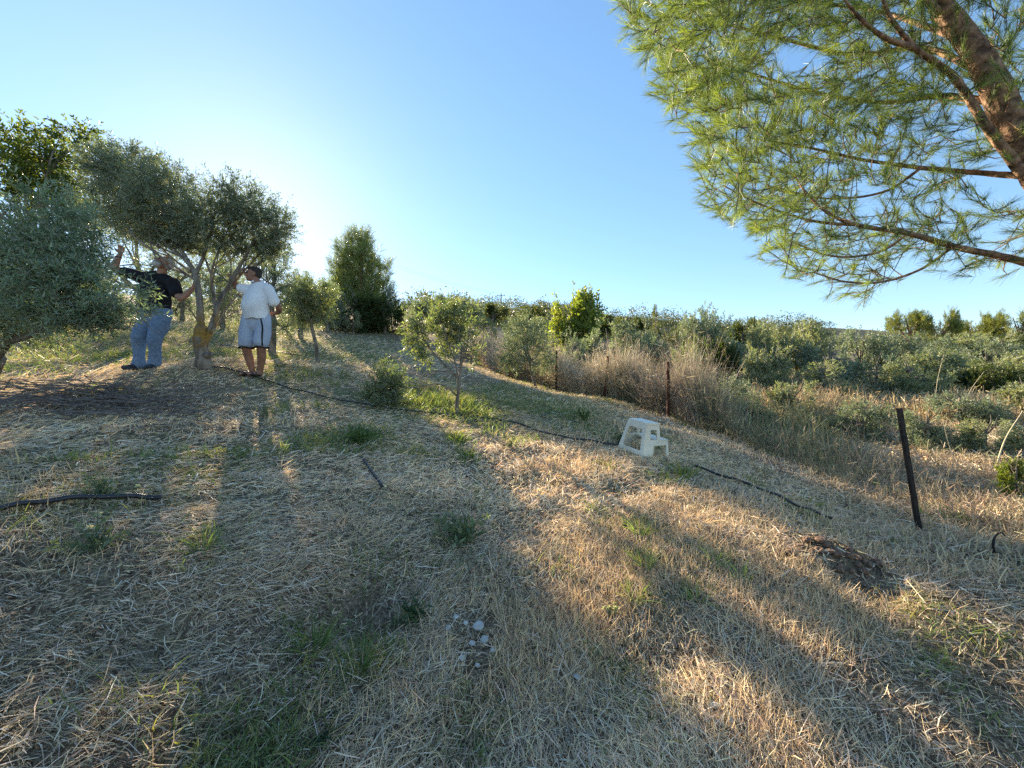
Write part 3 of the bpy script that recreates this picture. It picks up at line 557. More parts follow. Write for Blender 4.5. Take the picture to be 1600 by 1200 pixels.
def far_trees():
    T = [('dark_shrub', 'broad dark green bush directly below the crest pine', 'dark', 556, 446, 520, 62, 18.8), ('dark_shrub', 'second dark bush filling the right foot of the crest pine', 'dark', 600, 455, 520, 48, 19.6), ('tree', 'yellowish tree peeping out left of the crest pine', 'yellow', 524, 415, 500, 24, 23), ('olive_tree', 'round olive tree right against the crest pine', 'grey', 612, 442, 515, 20, 21),
         ('sapling', 'small pale feathery sapling in front of the dark bush below the pine', 'pale', 552, 483, 516, 14, 17.5),
         ('olive_tree', 'dusky olive tree on the skyline right of the crest pine', 'grey', 668, 452, 530, 34, 27), ('olive_tree', 'dusky olive tree on the skyline above the sunlit young tree', 'grey', 718, 455, 540, 40, 29), ('tree', 'dark round tree on the skyline beside the utility pole', 'dark', 770, 466, 520, 22, 48),
         ('shrub', 'pale shrub behind the far fence end', 'pale', 755, 490, 560, 30, 25), ('shrub', 'straw-green shrub above the round olive by the fence', 'pale', 835, 490, 550, 34, 34),
         ('bright_tree', 'bright yellow-green tree sticking out above the scrub behind the fence', 'yellow', 892, 430, 560, 48, 26),
         ('olive_tree', 'spreading olive tree behind the fence below the bright green tree', 'grey', 945, 492, 590, 52, 19), ('shrub', 'low green shrub peeping over the fence right of the round olive', 'grey', 895, 510, 590, 30, 17.5),
         ('cypress', 'small cone-shaped evergreen far off on the scrubby skyline', 'column', 1025, 485, 520, 17, 55), ('shrub', 'pale shrub left of the scraggly tall tree behind the thicket', 'pale', 1030, 510, 580, 38, 22),
         ('oak_tree', 'scraggly tall tree with dark base behind the right end of the thicket', 'grey', 1098, 458, 600, 36, 16), ('dark_shrub', 'dark wide shrub round the foot of the scraggly tall tree', 'dark', 1110, 515, 610, 52, 14.5),
         ('oak_tree', 'dark rounded oak far behind the scraggly tall tree', 'dark', 1160, 486, 560, 28, 36), ('shrub', 'greenish shrub leaning out over the thicket', 'pale', 1070, 530, 620, 34, 13),
         ('olive_tree', 'pale bushy olive left of the bare brown hilltop', 'pale', 1245, 497, 600, 48, 17), ('shrub', 'small olive bush beside the dark rounded oak', 'pale', 1190, 512, 590, 28, 20), ('shrub', 'big rounded green bush in the golden grass', 'pale', 1290, 568, 640, 50, 11.5),
         ('olive_tree', 'dusky olive tree just right of the bare brown hilltop', 'grey', 1345, 508, 600, 44, 18), ('olive_tree', 'olive tree left of the umbrella pines', 'grey', 1400, 520, 600, 38, 19), ('dark_shrub', 'dark evergreen bush below the first umbrella pine', 'dark', 1425, 520, 570, 32, 30),
         ('olive_tree', 'wide pale olive bush under the umbrella pines', 'pale', 1480, 545, 640, 66, 13), ('olive_tree', 'pale olive bush at the right edge below the pines', 'pale', 1580, 548, 640, 54, 13.5), ('olive_tree', 'grey olive between the umbrella pines and the pale bushes', 'grey', 1540, 535, 600, 50, 22),
         ('umbrella_pine', 'leftmost of the four sunlit umbrella pines on the horizon', 'umbrella', 1423, 474, 540, 31, 42), ('umbrella_pine', 'second umbrella pine from the left, its trunk showing', 'umbrella', 1474, 478, 540, 25, 41), ('umbrella_pine', 'third umbrella pine from the left, lower than the others', 'umbrella', 1527, 486, 540, 28, 43), ('umbrella_pine', 'umbrella pine cut off by the right edge', 'umbrella', 1595, 472, 545, 36, 40),
         ('shrub', 'grey-green weedy bush at the right end of the thicket', 'grey', 1135, 575, 650, 44, 10.2), ('shrub', 'bushy pale shrub behind the golden grass, left of the big rounded bush', 'pale', 1195, 545, 620, 46, 13), ('shrub', 'dusky bush above the big rounded bush in the golden grass', 'grey', 1300, 530, 610, 52, 15), ('shrub', 'low greyish bush right of the big rounded bush', 'grey', 1370, 560, 640, 50, 12),
         ('shrub', 'green bush directly above the top of the leaning black post', 'pale', 1425, 560, 640, 48, 11.5), ('shrub', 'dark green bush between the wide pale olive bush and the right edge', 'dark', 1545, 565, 650, 40, 11.8), ('shrub', 'low weedy bush in the dry grass right of the leaning black post', 'grey', 1500, 605, 690, 52, 8.6), ('shrub', 'pale weedy bush at the right edge above the dry canes', 'pale', 1600, 590, 680, 46, 9.0),
         ('oak_tree', 'dark oak on the skyline left of the cone-shaped evergreen', 'dark', 985, 486, 540, 30, 46), ('oak_tree', 'dark oak on the skyline right of the bright green tree', 'dark', 935, 480, 540, 26, 50), ('oak_tree', 'green oak on the skyline between the utility pole and the bright green tree', 'dark', 835, 474, 530, 30, 50),
         ('olive_tree', 'olive tree filling the gap under the leftmost umbrella pine', 'grey', 1440, 528, 600, 48, 20), ('olive_tree', 'silvery olive tree under the second umbrella pine', 'pale', 1500, 526, 600, 44, 24), ('olive_tree', 'silvery olive tree under the third umbrella pine', 'pale', 1555, 524, 600, 44, 26), ('oak_tree', 'dark oak between the second and third umbrella pines', 'dark', 1500, 512, 560, 34, 34), ('oak_tree', 'dark oak between the third umbrella pine and the right edge', 'dark', 1560, 514, 560, 34, 33),
         ('shrub', 'grey bush standing in the dry grass between thicket and rounded bush', 'grey', 1165, 600, 690, 40, 8.8), ('shrub', 'straggly pale bush in front of the big rounded bush', 'pale', 1235, 590, 660, 42, 9.6), ('shrub', 'grey weedy bush left behind the leaning black post', 'grey', 1345, 612, 700, 44, 8.0), ('shrub', 'dusky weedy bush right behind the leaning black post', 'grey', 1450, 630, 730, 40, 7.0), ('shrub', 'pale weedy bush halfway between the black post and the right edge', 'pale', 1540, 650, 740, 40, 6.6), ('shrub', 'small grey bush at the right edge, above the yellow-green bush', 'grey', 1605, 655, 745, 36, 6.4),
         ('olive_tree', 'full olive tree between the scraggly tall tree and the dark rounded oak', 'grey', 1130, 500, 600, 44, 15.5), ('olive_tree', 'full olive tree between the dark rounded oak and the pale bushy olive', 'pale', 1200, 500, 600, 40, 16.5), ('olive_tree', 'grey olive behind the fence between the spreading olive and the scraggly tree', 'grey', 1005, 498, 590, 42, 18.5),
         ('shrub', 'small yellow-green bush low at the right edge beside the dry canes', 'yellow', 1588, 733, 775, 24, 5.4)]
    for (nm, lb, k, px, t, b, hw, d) in T:
        if d == 5.4: d = float(G(px, 775)[1])
        if px > 1100 and 10.5 < d < 27: t -= 9; hw *= .92
        cat = 'shrub' if ('shrub' in nm) else nm.replace('_', ' '); grp = {'umbrella_pine': 'umbrella pines on the horizon', 'olive_tree': 'olive trees past the fence', 'shrub': 'shrubs past the fence', 'dark_shrub': 'shrubs past the fence'}.get(nm)
        far_tree(nm, lb, k, px, t, b, hw, d, cat, grp)
    # the hillside maquis that reads as one mass
    g = Geo()
    for i in range(430):
        px = random.uniform(640, 1750); d = math.exp(random.uniform(math.log(52), math.log(140))); x = (px - 800) / F * d; z = float(H(x, d)); s = random.uniform(1.1, 3.2) * (.75 + d / 200)
        if 1290 < px < 1360 and d > 60 or px > 1370 and d < 75: continue
        n = 34; dd = rdir(n); dd[:, 2] = np.abs(dd[:, 2]); p = np.array([x, d, z]) + dd * [s, s, s * random.uniform(.7, 1.2)] * rng.uniform(.6, 1, (n, 1))
        bc = random.choice([(.05, .075, .03), (.075, .10, .04), (.11, .125, .06), (.06, .085, .045), (.10, .11, .035)])
        k = 9; P2 = np.repeat(p, k, 0) + rng.normal(0, .16 * s, (n * k, 3)); leaves(g, P2, nrm(rdir(n * k) + [0, 0, .4]), rng.uniform(.14, .3, n * k) * s * .62, rng.uniform(.07, .15, n * k) * s * .62, vary(bc, n * k, .3))
    o = link('hillside_scrub', g.mesh('hillside_scrub'), M['needle']); tag(o, 'far wooded scrub covering the hillside up to the skyline', kind='stuff')
far_trees()

def overhead_pine():
    base = np.array([5.25, 3.25, float(H(5.25, 3.25))])
    root = thing('pine_tree', 'big pine leaning in overhead at the upper right, long needles on spreading branches', 'pine tree', base)
    def loc(g):
        for v in g.v: v -= base
        return g
    D = 3.1; q = lambda px, py, dd=0: P(px, py, D + dd)
    g = Geo(); tp = spline([base - [0, 0, .1], (4.85, 3.2, 1.2), q(1655,345), q(1595,225), q(1542,110), q(1480,20), q(1405,-90,.0), q(1340,-260,-.1)], 8)
    tube(g, tp, np.interp(np.linspace(0, 1, len(tp)), [0, .35, .55, .75, 1], [.12, .10, .085, .062, .03]), 20, wob=.03)
    link('trunk', loc(g).mesh('trunk', True), M['pine_bark'], root)
    limbs = [([q(1640,345), q(1600,275), q(1540,195), q(1490,120), q(1430,75,-.1), q(1385,15,-.2), q(1370,-60,-.3)], .042),
             ([q(1430,75,-.1), q(1385,60,-.2), q(1340,25,-.3), q(1300,-30,-.35)], .022), ([q(1640,420,.2), q(1560,400,.15), q(1490,385,.1), q(1420,365,0), q(1340,352,-.05), q(1290,330,-.1), q(1250,290,-.1)], .034),
             ([q(1600,275), q(1530,270,.2), q(1440,262,.3), q(1350,250,.4), q(1260,230,.5), q(1170,215,.5)], .026), ([q(1560,160), q(1470,150,.3), q(1390,160,.5), q(1300,150,.6), q(1190,120,.7), q(1100,90,.8)], .028),
             ([q(1530,110), q(1440,75,.5), q(1330,85,.8), q(1220,60,1.0), q(1120,35,1.1), q(1030,25,1.2)], .028), ([q(1500,60), q(1380,20,.8), q(1250,0,1.1), q(1120,-20,1.3)], .026), ([q(1470,20), q(1390,-40,-.3), q(1290,-70,-.4), q(1180,-60,-.3)], .024),
             ([q(1490,385,.1), q(1440,420,.1), q(1380,440,0), q(1320,440,0), q(1270,425,0)], .012), ([q(1420,365), q(1370,395,.1), q(1300,400,.1), q(1230,375,.1)], .011), ([q(1340,352,-.05), q(1270,345,.1), q(1190,320,.2), q(1130,290,.3)], .013),
             ([q(1582,225), q(1650,150,.3), q(1720,80,.4)], .03), ([q(1600,275), q(1690,270,-.3), q(1780,240,-.4)], .03), ([q(1440,262,.3), q(1380,300,.3), q(1290,310,.3), q(1200,290,.35)], .013)]
    LP = []; 
    for pts, r in limbs:
        g = Geo(); s = spline(pts, 8); tube(g, s, np.linspace(r, .006, len(s)), 8, wob=.06); LP.append(s[len(s)//4:]); 
        link('branch', loc(g).mesh('branch', True), M['pine_bark'], root)
    LPa = np.vstack(LP)
    # boughs end within the outline of the crown seen in the photo, at varied real distances
    poly = np.array([(970,-60),(975,15),(1010,80),(1045,165),(1075,215),(1100,290),(1110,320),(1150,345),(1190,375),(1235,430),(1290,450),(1330,468),(1400,430),(1500,415),(1600,420),(1800,420),(1850,100),(1800,-300),(1500,-420),(1150,-330),(990,-200)], float)
    def inside(x, y):
        r = np.zeros(len(x), bool); j = len(poly) - 1
        for i in range(len(poly)):
            xi, yi = poly[i]; xj, yj = poly[j]; r ^= ((yi > y) != (yj > y)) & (x < (xj - xi) * (y - yi) / (yj - yi + 1e-9) + xi); j = i
        return r
    N = 13500; px = rng.uniform(965, 1850, N); py = rng.uniform(-420, 470, N); k = inside(px, py)
    dens = np.clip(1.15 - (px - 1080) / 640, .30, 1) * np.where(py < -60, .5, 1); dens = np.where((py > 200) & (px > 1280), dens * .6, dens); k &= rng.uniform(0, 1, N) < dens
    px, py = px[k], py[k]; k = vnoise(np.stack([px / 60, py / 38, px * 0], -1), .9, 0) > -.75 - .5 * (px < 1150); px, py = px[k] + rng.normal(0, 12, k.sum()), py[k] + rng.normal(0, 10, k.sum()); dd = D + rng.uniform(-.5, 1.5, len(px)) * np.clip((1600 - px) / 400, .35, 1)
    tips = np.stack([(px - 800) / F * dd, dd, CAMZ - (py - 600) / F * dd], -1); n = len(tips)
    gt = Geo(); gn = Geo(); D_ = np.empty((n, 3))
    nodes = np.empty((len(LPa) + 3 * n, 3)); nodes[:len(LPa)] = LPa; cn = len(LPa)
    d0 = np.array([((LPa - t) ** 2).sum(1).min() for t in tips])
    for i in np.argsort(d0):                       # boughs branch: each twig grows from the nearest wood there is, limb or older twig
        v = tips[i] - nodes[:cn]; e = (v ** 2).sum(1) + np.where(v[:, 0] > 0, .04, 0); j = int(np.argmin(e)); s = nodes[j].copy(); dv = tips[i] - s; L_ = np.linalg.norm(dv) + 1e-6
        mid = (s + tips[i]) / 2 + np.array([0, 0, -.05]) * L_ + rng.normal(0, .03, 3) * L_
        r0 = .003 + .008 * min(L_, .6); tube(gt, np.array([s, mid, tips[i]]), [r0, r0 * .75, .0022], 4, (.15, .11, .08), False)
        nodes[cn] = mid; nodes[cn + 1] = tips[i] - dv * .12; cn += 2; D_[i] = dv / L_
    link('twigs', loc(gt).mesh('twigs'), M['pine_bark'], root)['kind'] = 'stuff'
    D_ = nrm(D_ * .8 + np.array([-.3, -.05, .25]) + rng.normal(0, .3, (n, 3)))
    nn = 52; t = rng.uniform(-.9, .35, (n, nn)); pos = tips[:, None] + D_[:, None] * (t * .11)[..., None]
    ld = nrm(D_[:, None] * (.95 + .5 * t[..., None]) + rng.normal(0, .27, (n, nn, 3))); m = n * nn
    tone = rng.uniform(0, 1, (n, 1)) + .5 * t; c = np.where(tone[..., None] > .62, np.array([.26, .35, .095]), np.array([.14, .20, .078])).reshape(-1, 3) * (1 + .25 * rng.uniform(-1, 1, (m, 1)))
    b = rdir(m) * .08; b[:, 2] -= .02
    blades(gn, pos.reshape(-1, 3), ld.reshape(-1, 3), rng.uniform(.07, .12, m), np.full(m, .0023), c, b, 1, .5, 1)
    link('crown', loc(gn).mesh('crown'), M['needle'], root)
overhead_pine()

# ------------------------------------------------------------------ fence posts, utility pole, stool, hoses
M['rust'] = plain('rusty_steel', (.035, .014, .010), (.10, .038, .022), 30, .85, .4, dist=.004)
M['black_steel'] = plain('dark_steel', (.010, .009, .009), (.028, .022, .02), 30, .7, .3, dist=.003)
M['plastic'] = plain('ivory_plastic', (.62, .60, .50), (.76, .74, .63), 4, .45, .02, 1, spec=.45)
M['hose'] = plain('black_hose', (.010, .011, .014), (.028, .03, .036), 25, .42, .15, spec=.5, dist=.002)
def angle_iron(hgt, wid, th=.005):
    """an L-section post with its holes left as notches along one flange"""
    g = Geo(); o = [(0, 0), (wid, 0), (wid, th), (th, th), (th, wid), (0, wid)]; zs = np.linspace(-.25, hgt, 30)
    v = np.array([[x + .0015 * math.sin(z * 23), y, z] for z in zs for (x, y) in o]); n = 6; i = np.arange(len(zs) - 1)[:, None] * n; j = np.arange(n)[None]; k = (j + 1) % n
    g.add(v, [np.stack([i + j, i + k, i + n + k, i + n + j], -1).reshape(-1, 4), np.arange(n)[None, ::-1], ((len(zs) - 1) * n + np.arange(n))[None]])
    for z in np.arange(.15, hgt - .05, .2):          # wire tie hooks
        tube(g, [(wid * .5, -.001, z), (wid * .5, -.012, z + .006), (wid * .5, -.012, z + .022)], [.003] * 3, 5)
    return g
PL = ['leaning black steel post on the near right, standing clear of the thicket', 'rusty steel post at the right end of the dry thicket', 'rusty slanting steel post in the middle of the dry thicket', 'thin dark steel post just right of the round olive', 'short rusty steel post half hidden under the round olive', 'thin dark steel post farthest up the fence line']
for k, (bx, by, tx, ty, d) in enumerate(POSTS):
    b = at(bx, by, d); t = P(tx, ty, d); h = float(np.linalg.norm(t - b)); wid = .034 if k == 0 else .062
    o = link('fence_post', angle_iron(h, wid).mesh('fence_post'), M['black_steel'] if k in (0, 3, 5) else M['rust'])
    o.location = b; o.rotation_mode = 'QUATERNION'; o.rotation_quaternion = Vector(t - b).to_track_quat('Z', 'X'); tag(o, PL[k], 'fence post', 'steel fence posts')
def utility_pole():
    b = at(783, 480, 85); top = P(783, 459, 85); r = thing('utility_pole', 'tiny utility pole on the skyline', 'utility pole', b); h = top[2] - b[2]
    g = Geo(); tube(g, [(0, 0, -.5), (0, 0, h / 2), (0, 0, h)], [.16, .14, .11], 8); link('pole', g.mesh('pole', True), M['thin_bark'], r)
    g = Geo(); tube(g, [(-.9, 0, h - .4), (.9, 0, h - .4)], [.06, .06], 6); link('crossarm', g.mesh('crossarm'), M['thin_bark'], r)
    for dx in (-.8, 0, .8):
        g = Geo(); tube(g, [(dx, 0, h - .34), (dx, 0, h - .2), (dx, 0, h - .1)], [.05, .07, .03], 6); link('insulator', g.mesh('insulator', True), M['plastic'], r)
    for dx in (-.8, .8):
        g = Geo(); e = np.array([-22., -6, 4.5]); pts = [np.array([dx, 0, h - .1]) * (1 - t) + (np.array([dx, 0, h]) + e) * t + [0, 0, -2.2 * t * (1 - t)] for t in np.linspace(0, 1, 20)]; tube(g, pts, .012, 4); link('cable', g.mesh('cable'), M['black_steel'], r)
utility_pole()

def panel(outer, holes, th, mtx):
    """flat plate with openings, real thickness, placed by a matrix (x, y in the plate, z across it)"""
    rings = [outer] + holes; pts = [Vector((x, y, 0)) for r in rings for (x, y) in r]
    tris = tessellate_polygon([[Vector((x, y, 0)) for (x, y) in r] for r in rings]); n = len(pts); g = Geo()
    v = [mtx @ Vector((p.x, p.y, -th / 2)) for p in pts] + [mtx @ Vector((p.x, p.y, th / 2)) for p in pts]
    f3 = [list(t) for t in tris] + [[a + n for a in t][::-1] for t in tris]; f4 = []; o = 0
    for r in rings:
        for i in range(len(r)): a, b = o + i, o + (i + 1) % len(r); f4.append([a, b, b + n, a + n])
        o += len(r)
    g.add([tuple(p) for p in v], [np.array(f3), np.array(f4)]); return g
def rounded(pts, r=.02, n=3):
    out = []
    for i in range(len(pts)):
        p, a, b = [np.array(pts[k % len(pts)], float) for k in (i, i - 1, i + 1)]
        u = (a - p) / np.linalg.norm(a - p); v = (b - p) / np.linalg.norm(b - p); rr = min(r, .45 * np.linalg.norm(a - p), .45 * np.linalg.norm(b - p))
        for t in np.linspace(0, 1, n + 1): out.append(tuple((p + u * rr) * (1 - t) ** 2 + 2 * p * t * (1 - t) + (p + v * rr) * t ** 2))
    return out
def step_stool():
    b = G(1004, 709); b[2] -= .012
    r = thing('step_stool', 'ivory plastic two-step stool standing on the slope', 'step stool', b)
    W0, W1 = .21, .15           # half width at the foot and at the top
    HT, HS = .43, .225; D0, D1, D2 = -.235, .03, .24     # back foot, front of the top tread, front of the low step
    bt = -.165                   # back edge at the top
    def bev(o): 
        m = o.modifiers.new('bevel', 'BEVEL'); m.width = .005; m.segments = 2; m.limit_method = 'ANGLE'
    outer = rounded([(D0, 0), (D0 + .11, 0), (D0 + .125, .20), (-.03, .20), (.005, .0)][:2] + [(D0 + .105, 0), (-.055, .0)][:0] + [(D0+.18,0), (D0+.195,.165), (D2-.05,.17), (D2-.042,0), (D2,0), (D2-.02,HS), (D1+.045,HS), (D1+.02,HT), (bt,HT)], .016)
    hole = rounded([(bt + .055, HS + .015), (D1 - .005, HS + .015), (D1 - .02, HT - .065), (bt + .062, HT - .065)], .018)
    for s in (-1, 1):
        lean = math.atan2((W0 - W1), HT)
        mt = Matrix.Translation((s * (W0 - .012), 0, 0)) @ Matrix.Rotation(-s * lean, 4, 'Y') @ Matrix(((0, 0, 1, 0), (1, 0, 0, 0), (0, 1, 0, 0), (0, 0, 0, 1)))
        o = link('side_panel', panel(outer, [hole], .022, mt).mesh('side_panel'), M['plastic'], r); bev(o)
    lb = math.atan2(bt - D0, HT)
    mt = Matrix.Translation((0, D0 - .003, 0)) @ Matrix.Rotation(R(90) - lb, 4, 'X')
    bo = rounded([(-W0, 0), (-W0 + .045, 0), (-W0 + .052, .045), (W0 - .052, .045), (W0 - .045, 0), (W0, 0), (W1, HT), (-W1, HT)], .008)
    bh = rounded([(-W0 + .062, .105), (W0 - .062, .105), (W1 - .045, HT - .065), (-W1 + .045, HT - .065)], .025)
    o = link('back_panel', panel(bo, [bh], .022, mt).mesh('back_panel'), M['plastic'], r); bev(o)
    for nm, y0, y1, z, hw in [('top_tread', bt - .012, D1 + .03, HT + .004, W1 + .008), ('step_tread', D1 - .03, D2 - .012, HS + .004, W0 - .03)]:
        o = link(nm, panel(rounded([(-hw, y0), (hw, y0), (hw, y1), (-hw, y1)], .03), [], .022, Matrix.Translation((0, 0, z))).mesh(nm), M['plastic'], r); bev(o)
    o = link('front_rail', panel(rounded([(-W1, HT - .06), (W1, HT - .06), (W1 - .008, HT - .008), (-W1 + .008, HT - .008)], .008), [], .02, Matrix.Translation((0, D1 + .012, 0)) @ Matrix.Rotation(R(90), 4, 'X')).mesh('front_rail'), M['plastic'], r); bev(o)
    o = link('front_rail', panel(rounded([(-W0 + .03, HS - .06), (W0 - .03, HS - .06), (W0 - .035, HS - .008), (-W0 + .035, HS - .008)], .008), [], .02, Matrix.Translation((0, D2 - .024, 0)) @ Matrix.Rotation(R(90), 4, 'X')).mesh('front_rail'), M['plastic'], r); bev(o)
    nn = Vector(normal(np.array([b[0]]), np.array([b[1]]), .2)[0])
    tilt = Vector((0, 0, 1)).rotation_difference((Vector((0, 0, 1)) * .35 + nn * .65).normalized())
    r.rotation_mode = 'QUATERNION'; r.rotation_quaternion = tilt @ Matrix.Rotation(R(-60), 3, 'Z').to_quaternion()
step_stool()

def hose(name, label, pts, rad, lift=.01, wav=.005, cat='hose', n=9, mat='hose', sub=10):
    p = np.array([G(*q)[:2] for q in pts]); s = spline(np.c_[p, np.zeros(len(p))], sub)[:, :2]
    z = H(s[:, 0], s[:, 1]); z = np.convolve(np.r_[z[:1], z[:1], z, z[-1:], z[-1:]], np.ones(5) / 5, 'valid') + lift + rad
    g = Geo(); tube(g, np.c_[s + rng.normal(0, wav * .2, s.shape), z + wav * np.sin(np.arange(len(z)) * .5)], rad, n, cap=True)
    o = link(name, g.mesh(name, True), M[mat]); tag(o, label, cat)
hose('irrigation_hose', 'thick black irrigation hose curving in from the left edge', [(-60,825),(0,808),(60,798),(130,790),(200,788),(252,789)], .0145, .035, .004)
hose('irrigation_hose', 'long thin drip hose running down past the sunlit young olive', [(335,577),(380,586),(440,606),(500,622),(560,634),(640,645),(690,650),(745,655),(800,663)], .011, .03)
hose('irrigation_hose', 'thin black drip hose from the sunlit ridge towards the stool', [(792,661),(830,673),(880,686),(930,694),(968,700)], .012, .03)
hose('irrigation_hose', 'black drip hose running towards the soil clods on the near right', [(1085,735),(1130,752),(1180,770),(1230,792),(1265,806),(1300,820)], .014, .05)
hose('irrigation_hose', 'far drip hose lying behind the white-shirted man', [(345,540),(390,547),(440,553),(480,560)], .014, .03)
hose('irrigation_hose', 'thin dark hose loop in the grass above the stool', [(845,655),(868,645),(880,656),(900,662),(930,664)], .010, .02)
hose('dry_branch', 'thin dry curved branch lying in the grass below the round olive', [(806,614),(820,624),(840,632),(852,636)], .010, .015, .01, 'branch', 7, 'thin_bark')
hose('pipe_offcut', 'short straight black pipe offcut lying alone on the straw', [(565,722),(581,747),(597,771)], .012, .04, 0, 'pipe', 10)
hose('stick', 'pale dry stick lying in the sunlit straw near the right edge', [(1395,931),(1440,934),(1490,940)], .008, .012, .004, 'stick', 7, 'thin_bark')

def brush_pile():
    g = Geo(); 
    for k in range(210):
        px = random.gauss(150, 75); py = 632 + random.gauss(0, 13) + (8 if px > 200 else 0)
        b = G(min(max(px, -60), 320), py); a = random.gauss(.1, .5) + (math.pi if random.random() < .5 else 0); L_ = random.uniform(.25, .9); d = np.array([math.cos(a), math.sin(a), random.uniform(0, .25)])
        s = b + [0, 0, random.uniform(.01, .12)]; pts = np.array([s, s + d * L_ * .5 + rng.normal(0, .04, 3), s + d * L_ + [0, 0, -.03]]); pts[:, 2] = np.maximum(pts[:, 2], H(pts[:, 0], pts[:, 1]) + .005)
        tube(g, pts, [.007, .005, .002], 4, cap=False)
    m = plain('dead_twig', (.09, .078, .074), (.24, .21, .195), 20, .9, .2)
    o = link('brush_pile', g.mesh('brush_pile'), m); tag(o, 'low heap of dark pruned twigs lying in front of the man in black', 'brush pile')
brush_pile()

def stones():
    m = plain('clod', (.10, .06, .042), (.27, .18, .125), 40, .95, 1.0, dist=.02); mw = plain('limestone', (.36, .35, .32), (.55, .54, .50), 20, .9, .5, dist=.01)
    def rock(r, flat=.7):
        import bmesh
        bm = bmesh.new(); bmesh.ops.create_icosphere(bm, subdivisions=2, radius=r); off = rng.uniform(0, 50, 3)
        for v in bm.verts:
            p = np.array(v.co[:])[None] / r; k = 1 + .26 * float(vnoise(p + off, 1.6)[0]) + .16 * float(vnoise(p + off, 4, 1)[0]); v.co *= k; v.co.z *= flat
        me = bpy.data.meshes.new('stone'); bm.to_mesh(me); bm.free(); return me
    S = [(1272,832,.05,0),(1290,828,.045,0),(1262,848,.055,0),(1285,850,.065,0),(1305,845,.05,0),(1330,838,.035,0),(1345,845,.03,0),(1270,868,.045,0),(1298,866,.06,0),(1325,872,.05,0),(1370,885,.075,0),(1250,862,.03,0),(1310,895,.05,0),(1255,882,.03,0),(1350,880,.035,0)]
    S = [(a, b_, r * .55, 0) for (a, b_, r, _) in S] + [(random.gauss(1290, 34), random.gauss(856, 17), random.uniform(.012, .03), 0) for _ in range(26)] + [(random.gauss(1350, 22), random.gauss(888, 9), random.uniform(.012, .028), 0) for _ in range(10)]
    W = [(1115,1108,.018),(745,985,.026),(728,978,.018),(757,1003,.02),(738,1010,.016),(712,968,.016),(770,1020,.014),(745,1045,.015),(700,985,.013),(902,1062,.018),(722,1032,.015),(1140,1130,.014)]
    for k, (px, py, r, _) in enumerate(S):
        q = G(px, py); o = link('soil_clod', rock(r), m); o.location = q + [0, 0, r * .25 + .015]; tag(o, 'reddish soil clod in the dug patch at the hose end', 'soil clod', 'soil clods beside the hose')
    WL = ['largest white stone lying in the straw towards the bottom right', 'small white limestone chip in the chalky patch at the lower middle']
    for k, (px, py, r) in enumerate(W):
        q = G(px, py); o = link('limestone_chip', rock(r, .55), mw); o.location = q + [0, 0, r * .35 + .01]; o.rotation_euler = (random.uniform(-.3, .3), random.uniform(-.3, .3), random.uniform(0, 6))
        if k == 0: o.scale = (1.7, .8, .8); tag(o, WL[0], 'stone')
        elif k == 9: tag(o, 'white stone chip lying alone between the chalky patch and the largest white stone', 'stone')
        elif k == 11: tag(o, 'small white chip just below the largest white stone', 'stone')
        else: tag(o, WL[1], 'stone', 'limestone chips in the chalky patch')
stones()

def weed(name, label, px, py, hgt, spread, kind, n=16):
    b = G(px, py); r = thing(name, label, 'weed', b); gs = Geo(); gl = Geo(); gf = Geo()
    cols = {'sage': [(.15, .20, .125), (.19, .235, .16), (.12, .17, .10)], 'green': [(.08, .14, .05), (.11, .17, .06)], 'dark': [(.05, .09, .05), (.07, .12, .065)], 'lime': [(.17, .25, .06), (.14, .21, .05)]}[kind]
    for k in range(n):
        a = random.uniform(0, 6.28); el = random.uniform(.25, 1.2); L_ = hgt * random.uniform(.5, 1.1); d = np.array([math.cos(a) * math.cos(el) * spread, math.sin(a) * math.cos(el) * spread, math.sin(el)])
        pts = np.array([(0, 0, -.01), d * L_ * .5 + [0, 0, .02], d * L_]); tube(gs, pts, [.004, .003, .0015], 5, cols[0])
        m = 9; t = np.linspace(.2, 1, m); pos = pts[0] * ((1-t)**2)[:, None] + 2 * pts[1] * (t*(1-t))[:, None] + pts[2] * (t*t)[:, None]
        ld = nrm(np.asarray(d)[None] * .5 + rdir(m) * .9 + [0, 0, .15]); ll = rng.uniform(.6, 1.1, m) * hgt * (.30 if kind != 'lime' else .2)
        leaves(gl, pos, ld, ll, ll * (.36 if kind != 'lime' else .45), vary(cols[k % len(cols)], m, .25))
        if kind == 'sage' and k % 4 == 0:
            gf = Geo(); pos = np.repeat(pts[2][None], 14, 0); leaves(gf, pos, nrm(rdir(14) + [0, 0, .6]), np.full(14, .022), np.full(14, .010), vary((.5, .52, .45), 14, .1)); link('flower_head', gf.mesh('flower_head'), M['grass'], r)
    link('stems', gs.mesh('stems'), M['grass'], r); link('leaves', gl.mesh('leaves'), M['grass'], r)
    
